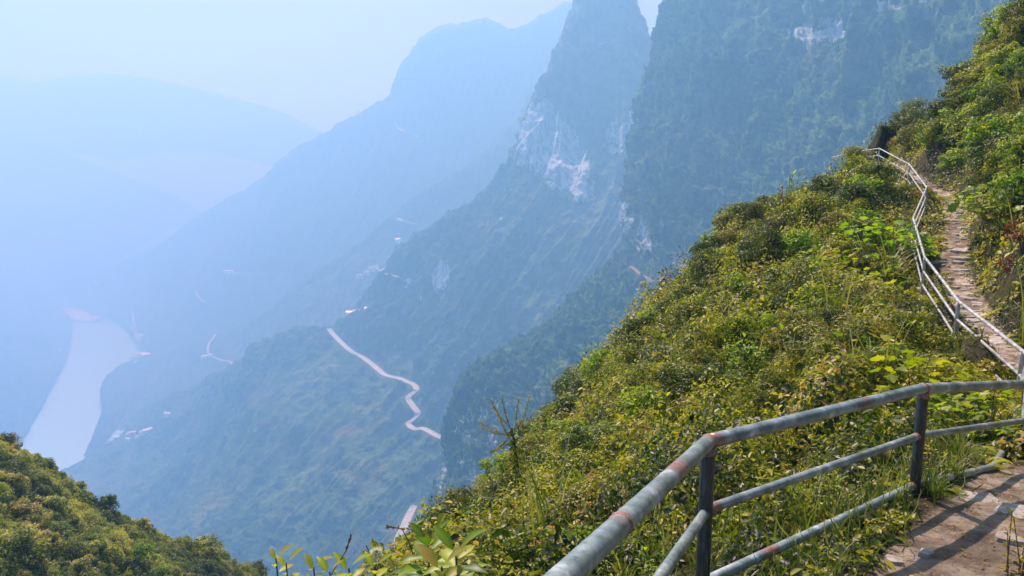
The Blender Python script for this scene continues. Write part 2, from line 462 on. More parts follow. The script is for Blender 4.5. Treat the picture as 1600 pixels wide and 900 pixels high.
mre, nt, out = new_mat('road_cut_earth')
d = N(nt, 'ShaderNodeBsdfPrincipled', i_Roughness=0.95)
nt.links.new(ramp(nt, noise_tex(nt, 0.25, 5, 0.7, geo_pos(nt)), [(0.3, (0.10, 0.10, 0.05)), (0.7, (0.28, 0.20, 0.14))]), d.inputs['Base Color']); nt.links.new(d.outputs[0], out.inputs['Surface'])
def road(key, px, w, lift=0.0, kerb=True, name='road'):
    pts = np.array([on_mesh(key, u, v) for u, v in px])
    zs = pts[:, 2].copy()
    for _ in range(3): zs[1:-1] = (zs[:-2] + zs[1:-1] * 2 + zs[2:]) / 4
    pts[:, 2] = zs; n = len(pts) * 7; S = catmull(pts, np.linspace(0, len(pts) - 1, n)); S[:, 2] += lift
    t = np.gradient(S, axis=0); t[:, 2] = 0; t = unit0(t); s = np.stack([t[:, 1], -t[:, 0], 0 * t[:, 0]], 1)
    P2, ob = LOFTS[key][0], LOFTS[key][4]
    lo_, hi_ = S.min(0) - 30, S.max(0) + 30; c_ = np.where((P2[:, 0] > lo_[0]) & (P2[:, 0] < hi_[0]) & (P2[:, 1] > lo_[1]) & (P2[:, 1] < hi_[1]))[0]
    bd = np.full(len(c_), 1e9); bz = np.zeros(len(c_))
    for p_ in S:
        dd = (P2[c_, 0] - p_[0]) ** 2 + (P2[c_, 1] - p_[1]) ** 2; m = dd < bd; bd[m] = dd[m]; bz[m] = p_[2]
    bd = np.sqrt(bd); k_ = np.clip((bd - w * .8) / (w * 1.6), 0, 1); k_ = k_ * k_ * (3 - 2 * k_)
    P2[c_, 2] = (bz - 1.2) * (1 - k_) + P2[c_, 2] * k_
    ob.data.vertices.foreach_set('co', np.ascontiguousarray(P2, dtype=np.float32).ravel()); ob.data.update()
    def strip(a, b, z0, z1, mat, nm, deep=0):
        V = np.concatenate([S + s * a + [0, 0, z0], S + s * b + [0, 0, z1]] + ([S + s * a * 1.0 - [0, 0, deep], S + s * b * 1.0 - [0, 0, deep]] if deep else []))
        i = np.arange(n - 1); Q = [np.stack([i, i + 1, n + i + 1, n + i], 1)]
        if deep: Q += [np.stack([i, i + 1, 2 * n + i + 1, 2 * n + i], 1), np.stack([n + i, n + i + 1, 3 * n + i + 1, 3 * n + i], 1), np.stack([2 * n + i, 2 * n + i + 1, 3 * n + i + 1, 3 * n + i], 1)]
        return tag(mesh_np(nm, V, np.concatenate(Q), mat), kind='structure')
    strip(-w * .72, w * .72, -.25, -.25, mre, 'road_bank', deep=9)
    strip(-w / 2, w / 2, 0, 0, mrd if name == 'road' else mre, name)
    if kerb: strip(-w / 2 - .1, -w / 2 - .8, .5, .5, mrw, 'road_kerb', deep=.3); strip(w / 2 + .1, w / 2 + .8, .5, .5, mrw, 'road_kerb', deep=.3)
def unit0(a): return a / (np.linalg.norm(a, axis=-1, keepdims=True) + 1e-9)
road(KP, [(514,513),(519,520),(533,533),(549,550),(563,559),(578,567),(590,577),(601,585),(613,589),(624,591),(636,594),(646,599),(651,608),(645,615),(638,621),(640,628),(646,635),(653,643),(651,650),(645,657),(640,664),(643,669),(652,671),(662,671),(673,673),(684,677),(693,686),(699,694)], 7.5)
road(KP, [(650,790),(645,797),(637,808),(630,823),(623,840),(616,860),(608,884),(600,910)], 7.5)
road(KP, [(590,414),(590,421),(597,426),(610,429),(625,433)], 6, kerb=False)
road(K2, [(622,341),(628,344),(640,347),(652,350)], 9, kerb=False)
road(K2, [(588,414),(589,421),(597,426),(610,429),(624,433)], 9, kerb=False)
road(K2, [(335,519),(333,526),(327,534),(325,545),(326,554),(332,561),(345,563),(358,566),(368,571)], 6, kerb=False)
road(KM, [(352,425),(362,426),(376,428),(395,428),(420,424)], 6, kerb=False)
road(KM, [(317,446),(309,452),(307,461),(313,468),(320,472)], 6, kerb=False)
road(KM, [(150,431),(147,437),(154,442),(149,452),(148,462),(150,470)], 10, kerb=False)
road(K2, [(206,566),(214,556),(213,545),(210,535)], 7, kerb=False)
road(KM, [(203,486),(206,492),(209,500),(211,511),(212,522)], 9, kerb=False)
road(KM, [(618,192),(620,200),(630,205),(643,209),(655,214)], 7, kerb=False)
road(KW, [(985,415),(991,421),(999,424),(1006,430),(1018,437),(1030,440),(1046,444),(1066,453)], 2.2, kerb=False, name='trail')

def house_parts(L, W, H):
    a = MB(); a.box((0, 0, H / 2 - 2), (L, W, H + 4)); r = MB(); h = W * .32
    x, y = L / 2 + .5, W / 2 + .6
    r.add([(-x, -y, H), (x, -y, H), (x, y, H), (-x, y, H), (-x, 0, H + h), (x, 0, H + h), (-x, -y, H + .3), (x, -y, H + .3), (x, y, H + .3), (-x, y, H + .3)],
          [(0, 1, 2, 3), (6, 7, 5, 4), (8, 9, 4, 5), (0, 1, 7, 6), (2, 3, 9, 8), (1, 2, 8, 7), (3, 0, 6, 9), (7, 8, 5), (9, 6, 4)])
    wn = MB()
    wn.box((0, -W / 2 - .03, H * .42), (1.6, .16, H * .8))
    return a, r, wn
def flat(name, c, r=.8):
    m, nt, out = new_mat(name); d = N(nt, 'ShaderNodeBsdfPrincipled', i_Roughness=r)
    nt.links.new(ramp(nt, noise_tex(nt, .7, 3, .6, geo_pos(nt)), [(0.3, tuple(x * .8 for x in c)), (0.7, c)]), d.inputs['Base Color']); nt.links.new(d.outputs[0], out.inputs['Surface']); return m
MWALL = flat('house_plaster', (.78, .75, .70)); MROOFS = [flat('roof_sheet_pale', (.72, .74, .76), .4), flat('roof_tile_brown', (.42, .24, .18)), flat('roof_sheet_blue', (.35, .45, .58), .5)]; MWIN = flat('door_dark', (.05, .06, .07), .3)
HS = []
for (L, W, H) in ((13, 8, 5), (18, 9, 6), (9, 7, 4)):
    a, r, wn = house_parts(L, W, H); HS.append((a.mesh('house_wall', MWALL), [r.mesh('house_roof', m) for m in MROOFS], wn.mesh('house_door', MWIN)))
def house(key, u, v, k, roof, label, group=None, sc=1.0):
    q = on_mesh(key, u, v); e = empty('house', (q[0], q[1], q[2] + 1.0), random.uniform(-.5, .9), sc); tag(e, label, 'house', group)
    for nm, me in (('wall', HS[k][0]), ('roof', HS[k][1][roof]), ('door', HS[k][2])):
        o = bpy.data.objects.new(nm, me); C.objects.link(o); o.parent = e
for i, (u, v, k, r) in enumerate([(548,493,1,0),(558,491,0,0),(566,489,0,1),(574,486,2,0)]):
    house(KP, u, v, k, r, 'pale house in the row just above the top end of the winding road', 'roadside houses above the winding road')
house(KP, 690, 352+16, 2, 0, 'tiny pale house on the ridge line below the pyramid-shaped peak')
for (u, v) in [(655,370),(664,371),(647,375),(622,378)]: house(K2, u, v, 0, 0, 'tiny white house on the middle ridge beside the tall lone tree', 'houses on the middle ridge', 1.3)
for (u, v) in [(563,434),(574,429),(582,424)]: house(K2, u, v, 0, 1, 'tiny house beside the hairpin of the middle ridge road', 'houses by the middle ridge hairpin', 1.3)
for (u, v, k, r) in [(171,688,0,0),(181,683,0,0),(190,679,2,1),(198,684,0,0),(205,678,1,0),(213,683,2,2),(222,676,0,0),(196,676,2,0)]:
    house(KP, u, v, k, r, 'small white house in the hamlet above the near end of the river', 'hamlet houses above the river', 1.0)
house(KP, 230, 676, 1, 0, 'brightest white-roofed house, at the uphill end of the hamlet above the river', sc=1.25)
house(KP, 262, 649, 1, 0, 'isolated long pale house on the slope below the dark hollow, uphill of the hamlet', sc=1.1)
for (u, v) in [(318,560),(323,561),(330,560)]: house(K2, u, v, 0, 0, 'tiny pale house where the small valley track turns', 'houses at the valley track bend', 1.2)
for (u, v, r) in [(201,528,2),(208,533,0),(214,538,0),(219,531,1),(205,543,1),(212,546,0),(206,551,2),(216,552,0),(222,526,0)]:
    house(KM if v < 536 else K2, u, v, 1, r, 'low building of the riverside landing on the far right bank', 'buildings of the riverside landing', 1.7)
for (u, v) in [(354,425),(360,427)]: house(KM, u, v, 1, 0, 'pale house at the start of the short level track on the massif foot', 'houses on the massif foot', 1.2)

# trees that stand out on the far ridges
mfc, nt, out = new_mat('far_crown'); d = N(nt, 'ShaderNodeBsdfPrincipled', i_Roughness=.9)
nt.links.new(ramp(nt, noise_tex(nt, .5, 4, .6, geo_pos(nt)), [(.3, (.015, .03, .012)), (.7, (.06, .09, .03))]), d.inputs['Base Color']); nt.links.new(d.outputs[0], out.inputs['Surface'])
# ================================================================== THE NEAR HILLSIDE
RAILH = 0.66
# top of the handrail at every post, found from the photograph: (u, v, d)
near_posts = [(1107, 690, 3.10), (1443, 607, 4.27)]
rail_far = [(1598, 549, 9.0), (1498, 471, 12.0), (1445, 402, 15.5), (1427, 341, 19.0), (1448, 293, 22.0), (1421, 257, 27.0), (1374, 232, 32.0)]
P0 = np.array([0.02, 1.10, -0.80]) + 0                     # rail running back past the camera
PA, PB = at(*near_posts[0]), at(*near_posts[1])
Pz = at(905, 880, 1.66)
PC = at(1600, 600, 5.4); PC = PB + (PC - PB) * 1.0
PD = np.array([5.15, 7.15, -1.83])
FARP = [at(*p) for p in rail_far]
rail_nodes = [PA, PB, PD] + FARP
PATHW = 0.95
# centre line of the footpath: a little to the right of the rail
def side(p, q, k):
    t = (q - p)[:2]; t = t / np.linalg.norm(t); return np.array([t[1], -t[0], 0]) * k
pc = []
offs = [1.0, 0.85, 0.8, 0.62, 0.6, 0.75, 0.95, 0.8, 0.6, 0.5]
base = [PA, PB, PD] + FARP[:7]
for i, p in enumerate(base):
    q = base[min(i + 1, len(base) - 1)]; a = base[max(i - 1, 0)]
    pc.append(p + side(a, q, offs[i]) - np.array([0, 0, RAILH + 0.02]))
pc = [np.array([0.75, -2.5, -1.35]), np.array([0.75, 0.0, -1.58]), np.array([1.55, 1.5, -1.70])] + pc
pc.append(pc[-1] + np.array([1.0, 3.0, 0.0])); pc.append(pc[-1] + np.array([2.5, 3.5, -0.6]))
pc[3] = np.array([2.30, 2.75, -1.82]); pc[4] = np.array([3.35, 3.85, -1.92])
pc = np.array(pc)
PATH = catmull(pc, np.linspace(0, len(pc) - 1, 260))

def ctl(u, v, d, h=0.0):
    p = at(u, v, d); p[2] -= h; return p
K = []
for i in range(0, 260, 9):
    p = PATH[i]; q = PATH[min(i + 1, 259)]; a = PATH[max(i - 1, 0)]
    s = side(a, q, 1.0)
    K.append(p); K.append(p + s * 0.55 + [0, 0, 0.02]); K.append(p - s * 0.6 + [0, 0, -0.04])
# bench below the rail and its outer edge
sil = [(640,905,8.6),(700,800,10.0),(765,745,11.0),(835,690,12.5),(890,640,14.0),(990,555,16.5),(1080,455,20),(1145,355,25),(1200,315,27.5),(1250,285,30),(1330,243,33.5)]
for (u, v, d) in sil:
    p = ctl(u, v, d, 1.0 if u < 860 else 0.72); K.append(p)
    o = p - np.array([14.0, -12.0, 0]) * 0; out_dir = np.array([-0.86, 0.50, 0])
    K.append(p + out_dir * 3.0 + [0, 0, -2.6]); K.append(p + out_dir * 8 + [0, 0, -9.5]); K.append(p + out_dir * 15 + [0, 0, -20])
for (u, v, d, h) in [(1300,640,6.6,.45),(1430,575,8.0,.45),(1150,600,9.5,.5),(1250,500,12,.5),(1350,430,15,.5),(1300,350,20,.5),(1180,430,17.5,.5),(1000,700,8.0,.5),(860,780,8.0,.5),(1100,520,15,.55),
                     (1350,300,24,.5),(950,640,11.5,.5)]:
    K.append(ctl(u, v, d, h))
K += [np.array(p) for p in [(0.25, 2.9, -2.25), (-0.8, 3.6, -2.75), (-2.2, 4.4, -3.6), (-4.5, 5.5, -5.6), (-8, 7, -9.5), (-0.7, 1.2, -2.0), (-2.2, 1.0, -2.9), (-5, 1, -5.4), (-10, 2, -10), (-16, 4, -16), (-1.2, -2.5, -2.0), (-6, -3, -5), (-14, -3, -12), (-1.9, 6.6, -4.4), (-4.2, 9.0, -7.6), (0.2, 6.4, -3.45), (1.3, 4.6, -2.35)]]
# bank above the path
for (u, v, d, h) in [(1590,470,10.6,.2),(1560,400,14,.3),(1600,300,14,.4),(1530,300,19,.4),(1600,200,18,.4),(1550,230,22.5,.5),(1600,110,26,.6),(1480,260,25,.4),(1450,215,30,.5),
                     (1600,28,30,.7),(1540,68,33,.7),(1480,122,36,.7),(1410,150,37.5,.8),(1372,200,37.5,.6),(1500,180,32,.5)]:
    K.append(ctl(u, v, d, h))
for (u, v, d) in [(1600,28,30),(1540,68,33),(1480,122,36),(1410,150,37.5)]:
    p = ctl(u, v, d, 0.9); K.append(p + np.array([0.4, 6, -3.0])); K.append(p + np.array([0.5, 14, -11.0]))
K += [np.array(p) for p in [(3.4, 0.5, -1.2), (5.5, 3.0, -1.0), (6.6, 5.2, -0.9), (8.4, 7.2, -0.6), (9.5, 3, 1.2), (13, 8, 2.8), (6, -3, 0.4), (17, 14, 4.5), (24, 22, 8.5), (30, 32, 11), (15, 0, 5), (15.5, 46, -5), (10, 44, -9), (11, 38.5, -4.5), (28, 46, 3)]]
K += [ctl(1340,268,38,1.2), ctl(1300,285,40,1.6), ctl(1352,275,43,1.6), ctl(1400,228,36.5,.3), ctl(1250,315,42,2.2), ctl(1382,240,36,.3), ctl(1425,212,37.5,.3), ctl(1320,262,35.5,.9)]
K = np.array(K)
# merge points that nearly coincide, then a smoothed thin-plate surface
def tps_fit(K, lam=0.02):
    X = K[:, :2]; n = len(X)
    r2 = ((X[:, None] - X[None]) ** 2).sum(2) + 1e-9
    A = 0.5 * r2 * np.log(r2) + np.eye(n) * lam * 4
    Pm = np.concatenate([np.ones((n, 1)), X], 1)
    M = np.block([[A, Pm], [Pm.T, np.zeros((3, 3))]])
    return X, np.linalg.solve(M, np.concatenate([K[:, 2], np.zeros(3)]))
TX, TW = tps_fit(K, 0.05)
def base_z(Q):
    Q = np.asarray(Q, dtype=np.float64)[:, :2]; out = np.zeros(len(Q))
    for a in range(0, len(Q), 40000):
        q = Q[a:a + 40000]
        r2 = ((q[:, None] - TX[None]) ** 2).sum(2) + 1e-9
        out[a:a + 40000] = (0.5 * r2 * np.log(r2)) @ TW[:len(TX)] + TW[-3] + q @ TW[-2:]
    return out
def path_dist(Q):
    Q = np.asarray(Q)[:, :2]; best = np.full(len(Q), 1e9); bi = np.zeros(len(Q), int)
    for i in range(260):
        d = (Q[:, 0] - PATH[i, 0]) ** 2 + (Q[:, 1] - PATH[i, 1]) ** 2
        m = d < best; best[m] = d[m]; bi[m] = i
    return np.sqrt(best), bi
def path_half(bi):
    d = np.linalg.norm(PATH[bi, :2], axis=1)
    return np.where(d < 6, 0.80, 0.20)
# height on a regular grid, bilinear look-up afterwards
GX0, GX1, GY0, GY1, GS = -22.0, 36.0, -4.0, 50.0, 0.10
gx = np.arange(GX0, GX1, GS); gy = np.arange(GY0, GY1, GS)
GG = np.stack(np.meshgrid(gx, gy, indexing='ij'), -1).reshape(-1, 2)
cgx = np.arange(GX0, GX1 + 1, 0.5); cgy = np.arange(GY0, GY1 + 1, 0.5)
CG = base_z(np.stack(np.meshgrid(cgx, cgy, indexing='ij'), -1).reshape(-1, 2)).reshape(len(cgx), len(cgy))
def bil(grid, x0, y0, s, x, y):
    fx = np.clip((x - x0) / s, 0, grid.shape[0] - 1.001); fy = np.clip((y - y0) / s, 0, grid.shape[1] - 1.001)
    i = fx.astype(int); j = fy.astype(int); fx = fx - i; fy = fy - j
    return grid[i, j] * (1 - fx) * (1 - fy) + grid[i + 1, j] * fx * (1 - fy) + grid[i, j + 1] * (1 - fx) * fy + grid[i + 1, j + 1] * fx * fy
Zg = bil(CG, GX0, GY0, 0.5, GG[:, 0], GG[:, 1])
PDg, PIg = path_dist(GG)
hw = path_half(PIg)
wgt = np.clip((PDg - hw) / 0.5, 0, 1); wgt = wgt * wgt * (3 - 2 * wgt)
P3 = np.stack([GG[:, 0], GG[:, 1], np.zeros(len(GG))], 1)
rough = 0.16 * fbm(P3 / 1.7, 4, 50) + 0.35 * fbm(P3 / 6.0, 3, 51)
soil = 0.045 * fbm(P3 / 0.6, 4, 52) + 0.016 * fbm(P3 / 0.2, 2, 53)
Zg = (PATH[PIg, 2]) * (1 - wgt) + (Zg + rough) * wgt + soil
ZG = Zg.reshape(len(gx), len(gy)); PDG = PDg.reshape(len(gx), len(gy))
def gz(x, y): return bil(ZG, GX0, GY0, GS, np.asarray(x, float), np.asarray(y, float))
def pdist(x, y): return bil(PDG, GX0, GY0, GS, np.asarray(x, float), np.asarray(y, float))

# hillside mesh: the grid, denser soil colour by attribute
idx = np.arange(len(gx) * len(gy)).reshape(len(gx), len(gy))
Qf = np.stack([idx[:-1, :-1], idx[1:, :-1], idx[1:, 1:], idx[:-1, 1:]], -1).reshape(-1, 4)
mh_, nt, out = new_mat('hillside_soil')
p = geo_pos(nt)
litter = ramp(nt, noise_tex(nt, 14, 6, 0.7, p), [(0.3, (0.020, 0.016, 0.009)), (0.5, (0.05, 0.045, 0.02)), (0.75, (0.12, 0.10, 0.045))])
dirt = ramp(nt, noise_tex(nt, 5, 7, 0.7, p, 0.4), [(0.30, (0.11, 0.085, 0.055)), (0.47, (0.38, 0.30, 0.21)), (0.64, (0.66, 0.57, 0.43))])
peb = N(nt, 'ShaderNodeTexVoronoi', i_Scale=26.0); nt.links.new(p, peb.inputs['Vector'])
dirt = mixc(nt, ramp(nt, peb.outputs['Distance'], [(0.12, 0.35), (0.22, 0.0)]), dirt, (0.55, 0.45, 0.34))
dirt = mixc(nt, ramp(nt, noise_tex(nt, 1.6, 4, 0.6, p), [(0.44, 0.75), (0.60, 0.0)]), dirt, (0.12, 0.09, 0.06))
pk = mathn(nt, 'ADD', attr(nt, 'trod'), mathn(nt, 'MULTIPLY', noise_tex(nt, 7, 4, 0.7, p), 0.6))
colr = mixc(nt, ramp(nt, pk, [(0.72, 0.0), (0.95, 1.0)]), litter, dirt)
b = N(nt, 'ShaderNodeBump', i_Strength=1.0, i_Distance=0.06); nt.links.new(noise_tex(nt, 16, 8, 0.75, p), b.inputs['Height'])
d = N(nt, 'ShaderNodeBsdfPrincipled', i_Roughness=0.9); d.inputs['Specular IOR Level'].default_value = 0.2
nt.links.new(colr, d.inputs['Base Color']); nt.links.new(b.outputs[0], d.inputs['Normal']); nt.links.new(d.outputs[0], out.inputs['Surface'])
trod = np.clip(1.12 - np.maximum(PDg - hw * 0.75, 0) / 0.26, 0, 1)
o = mesh_np('hillside', np.stack([GG[:, 0], GG[:, 1], Zg], 1), Qf, mh_, smooth=True, attrs={'trod': trod}); tag(o, kind='structure')

# ---- flagstones set in the path (one paved surface)
mst, nt, out = new_mat('path_stone')
p = geo_pos(nt)
cs = ramp(nt, noise_tex(nt, 9, 7, 0.7, p, 0.5), [(0.28, (0.16, 0.145, 0.12)), (0.5, (0.36, 0.33, 0.28)), (0.72, (0.58, 0.54, 0.47))])
cs = mixc(nt, mathn(nt, 'MULTIPLY', attr(nt, 'tint'), 0.55), cs, (0.22, 0.18, 0.13))
b = N(nt, 'ShaderNodeBump', i_Strength=0.8, i_Distance=0.02); nt.links.new(noise_tex(nt, 22, 6, 0.7, p), b.inputs['Height'])
d = N(nt, 'ShaderNodeBsdfPrincipled', i_Roughness=0.85)
nt.links.new(cs, d.inputs['Base Color']); nt.links.new(b.outputs[0], d.inputs['Normal']); nt.links.new(d.outputs[0], out.inputs['Surface'])
stones = MB()
def stone(x, y, r, lift=0.03, flat=1.0):
    n = random.randint(5, 8); z = float(gz(x, y)); a0 = random.random() * 6.3
    top = []; bot = []
    tl = (random.uniform(-.05, .05), random.uniform(-.05, .05))
    el = random.uniform(0.6, 1.0); ea = random.random() * 3.1
    for k in range(n):
        a = a0 + 2 * math.pi * k / n + random.uniform(-.25, .25); rr = r * random.uniform(.75, 1.15)
        dx, dy = math.cos(a) * rr, math.sin(a) * rr * el
        dx, dy = dx * math.cos(ea) - dy * math.sin(ea), dx * math.sin(ea) + dy * math.cos(ea)
        top.append((x + dx * .93, y + dy * .93, z + lift + dx * tl[0] + dy * tl[1])); bot.append((x + dx * 1.05, y + dy * 1.05, z - 0.10))
    mid = [(t[0] * .3 + b_[0] * .7, t[1] * .3 + b_[1] * .7, t[2] - 0.018) for t, b_ in zip(top, bot)]
    V = top + mid + bot
    Fs = [tuple(range(n))] + [(i, n + i, n + (i + 1) % n, (i + 1) % n) for i in range(n)] + [(n + i, 2 * n + i, 2 * n + (i + 1) % n, n + (i + 1) % n) for i in range(n)]
    stones.add(V, Fs, random.random())
placed = []
for i in range(60, 245):
    if PATH[i, 1] < 6.8: continue
    for _ in range(14):
        p = PATH[i]; q = PATH[i + 1]; sd_ = side(PATH[i - 1], q, 1.0)
        x, y = (p + sd_ * random.uniform(-.25, .25) + (q - p) * random.random())[:2]
        r = random.choice([.09, .13, .18, .25, .33]) * random.uniform(.8, 1.1)
        if all((x - a) ** 2 + (y - b_) ** 2 > (0.70 * (r + c)) ** 2 for a, b_, c in placed[-160:]) and random.random() < .6:
            placed.append((x, y, r)); stone(x, y, r, random.uniform(-.02, .016))
tag(stones.build('stone_path', mst), kind='structure')
# loose stones on the dirt by the near rail: each its own thing
loose_spots = [(1448, 868, .055, 'pale flat pebble on the bare dirt below the railing'), (1590, 800, .13, 'large pale flat rock slab set in the dirt at the right frame edge'),
               (1530, 778, .12, 'flat tan rock half buried in the dirt near the railing foot'), (1575, 845, .07, 'small brown stone on the dirt beside the low green weed'), (1395, 880, .05, 'small grey stone at the shaded lower edge of the dirt')]
HT = np.concatenate([np.arange(.5, 12, .02), np.arange(12, 80, .05)])
def hit_ground(u, v):
    r = np.array(ray(u, v)); Q = HT[:, None] * r[None]
    m = np.nonzero(Q[:, 2] < gz(Q[:, 0], Q[:, 1]))[0]
    return Q[m[0]] if len(m) else r * 60
for (u, v, r, lb) in loose_spots:
    q = hit_ground(u, v); stones = MB(); stone(q[0], q[1], r, 0.006 if r > .1 else .02)
    so = stones.build('stone', mst); so['label'] = lb; so['category'] = 'stone'

# ---- railings
mr, nt, out = new_mat('weathered_rail_paint')
tc = nt.nodes.new('ShaderNodeTexCoord'); p = tc.outputs['Object']
pn = noise_tex(nt, 9, 6, 0.65, p)
paint = ramp(nt, pn, [(0.32, (0.10, 0.14, 0.125)), (0.48, (0.22, 0.28, 0.26)), (0.58, (0.34, 0.40, 0.375)), (0.68, (0.64, 0.66, 0.62))])
dirtn = noise_tex(nt, 45, 6, 0.75, p)
paint = mixc(nt, ramp(nt, dirtn, [(0.56, 0.0), (0.66, 0.75)]), paint, (0.10, 0.09, 0.07))
rustn = noise_tex(nt, 5.5, 7, 0.75, p, 0.5)
rust = mathn(nt, 'MULTIPLY', ramp(nt, rustn, [(0.60, 0.0), (0.64, 1.0)]), 0.85)
rustc = ramp(nt, noise_tex(nt, 40, 5, 0.7, p), [(0.3, (0.22, 0.07, 0.04)), (0.7, (0.50, 0.26, 0.20))])
rf = mathn(nt, 'MAXIMUM', rust, attr(nt, 'tint'))
colr = mixc(nt, rf, paint, rustc)
b = N(nt, 'ShaderNodeBump', i_Strength=0.35, i_Distance=0.003); nt.links.new(dirtn, b.inputs['Height'])
d = N(nt, 'ShaderNodeBsdfPrincipled', i_Roughness=0.34, i_Metallic=0.35)
nt.links.new(colr, d.inputs['Base Color']); nt.links.new(b.outputs[0], d.inputs['Normal']); nt.links.new(d.outputs[0], out.inputs['Surface'])
mrp, nt, out = new_mat('shade_toned_post_paint')  # darker than the rails: the posts' shade is put into this colour, plus rust
tc = nt.nodes.new('ShaderNodeTexCoord'); mp_ = N(nt, 'ShaderNodeMapping'); mp_.inputs['Scale'].default_value = (1, 1, .12); nt.links.new(tc.outputs['Object'], mp_.inputs['Vector'])
colr = ramp(nt, noise_tex(nt, 40, 6, 0.7, mp_.outputs[0]), [(0.35, (0.018, 0.02, 0.02)), (0.55, (0.06, 0.065, 0.06)), (0.68, (0.14, 0.15, 0.14)), (0.75, (0.16, 0.09, 0.06))])
d = N(nt, 'ShaderNodeBsdfPrincipled', i_Roughness=0.4, i_Metallic=0.3)
nt.links.new(colr, d.inputs['Base Color']); nt.links.new(d.outputs[0], out.inputs['Surface'])
mr2, nt, out = new_mat('pale_rail_paint')
tc = nt.nodes.new('ShaderNodeTexCoord')
colr = ramp(nt, noise_tex(nt, 6, 5, 0.65, tc.outputs['Object']), [(0.3, (0.16, 0.17, 0.16)), (0.5, (0.40, 0.41, 0.39)), (0.7, (0.66, 0.66, 0.64))])
d = N(nt, 'ShaderNodeBsdfPrincipled', i_Roughness=0.4, i_Metallic=0.2)
nt.links.new(colr, d.inputs['Base Color']); nt.links.new(d.outputs[0], out.inputs['Surface'])

def pipe_part(name, pts, rad, mat, parent, n=16, rusts=()):
    o = MB(); pts = [np.array(p, float) for p in pts]
    # resample so that rust collars have their own rings
    fine = []; 
    for a, b_ in zip(pts[:-1], pts[1:]):
        L = np.linalg.norm(b_ - a); k = max(1, int(L / 0.04)) if rusts is not None and len(pts) < 8 and rad > .02 else 1
        for j in range(k): fine.append(a + (b_ - a) * j / k)
    fine.append(pts[-1]); o.tube(fine, rad, n)
    if rusts:
        V = np.array([tuple(v) for v in o.v]); t = np.zeros(len(V))
        for (c, r) in rusts: t = np.maximum(t, np.clip(1.5 - np.linalg.norm(V - c, axis=1) / r, 0, 1))
        o.t = list(t)
    else: o.t = [0.0] * len(o.v)
    return o.build(name, mat, parent, smooth=True)

R1, R2 = 0.031, 0.021
nr = empty('metal_railing', (0, 0, 0))
tag(nr, 'blue-grey railing in front with rust spots on its thick handrail, bending at a dark post', 'railing')
ext = Pz + (Pz - PA) / np.linalg.norm(Pz - PA) * 2.2
pipe_part('handrail', [ext, Pz, PA], R1, mr, nr, rusts=[(at(945, 838, 1.95) + [0, 0, .02], .055), (at(1043, 742, 2.55) + [0, 0, .03], .075), (PA, .05)])
pipe_part('handrail', [PA + (PB - PA) * 0.004, PB, PC, PD], R1, mr, nr, rusts=[(PA, .06), (PB, .03), (PA * .35 + PB * .65, .035)])
def down(p, h): return np.array(p) - np.array([0, 0, h])
for p in (Pz + (ext - Pz) * 0.55, PA, PB, PD):
    pipe_part('post', [down(p, 0.02), [p[0], p[1], float(gz(p[0], p[1])) - 0.25]], R1 * 0.98, mrp, nr)
midA, midB = 0.315, 0.285
pipe_part('middle_rail', [down(ext, .33), down(Pz, .33), down(PA, midA)], R2, mr, nr, 14)
pipe_part('middle_rail', [down(PA, midA - .01), down(PB, midB)], R2, mr, nr, 14, rusts=[(down(PA, midA), .07)])
PCm = at(1600, 657, 5.45); PCl = at(1552, 730, 5.05)
pipe_part('middle_rail', [down(PB, midB), PCm, down(PD, .3)], R2, mr, nr, 14)
pipe_part('lower_rail', [down(ext, .63), down(Pz, .63), down(PA, .64)], R2 * 1.1, mr, nr, 14)
pipe_part('lower_rail', [down(PA, .64), down(PB, .59)], R2 * 1.1, mr, nr, 14, rusts=[(down(PA * .75 + PB * .25, .62), .05)])
pipe_part('lower_rail', [down(PB, .59), PCl, down(PD, .62)], R2 * 1.1, mr, nr, 14)

fr = empty('metal_railing', (0, 0, 0))
tag(fr, 'long whitish railing zigzagging along the stone footpath up the hill', 'railing')
pipe_part('handrail', [PD] + FARP + [at(1335, 238, 34), at(1300, 246, 36.5)], 0.026, mr2, fr, 12, rusts=None)
for p in FARP:
    pipe_part('post', [down(p, 0.02), [p[0], p[1], float(gz(p[0], p[1])) - 0.3]], 0.03, mr2, fr, 10)
for h, r in ((0.30, .021), (0.58, .021)):
    pipe_part('middle_rail' if h < .4 else 'lower_rail', [down(p, h) for p in [PD] + FARP + [at(1335, 238, 34)]], r, mr2, fr, 10, rusts=None)

mws, nt, out = new_mat('rusty_weld')
d = N(nt, 'ShaderNodeBsdfPrincipled', i_Roughness=0.7); tc = nt.nodes.new('ShaderNodeTexCoord')
nt.links.new(ramp(nt, noise_tex(nt, 90, 5, .7, tc.outputs['Object']), [(.35, (.10, .04, .025)), (.6, (.34, .18, .13)), (.75, (.5, .42, .38))]), d.inputs['Base Color']); nt.links.new(d.outputs[0], out.inputs['Surface'])
def collar(p, a, r, l=.016):
    a = unit_(a); o = MB(); o.tube([p - a * l, p - a * l * .5, p + a * l * .5, p + a * l], [r * .99, r * 1.09, r * 1.07, r * .99], 14); o.build('weld_collar', mws, nr, smooth=True)
def unit_(a): return a / np.linalg.norm(a)
collar(PA, PB - PA, R1); collar(PB, PD - PB, R1); collar(PA + (Pz - PA) * .80, Pz - PA, R1, .012)
collar(down(PA, midA) + unit_(PB - PA) * .04, PB - PA, R2); collar(down(PB, midB) - unit_(PB - PA) * .04, PB - PA, R2); collar(down(PB, .59) - unit_(PB - PA) * .045, PB - PA, R2 * 1.1)
collar(PA - np.array([0, 0, .04]), np.array([0, 0, 1.0]), R1); collar(PB - np.array([0, 0, .04]), np.array([0, 0, 1.0]), R1)
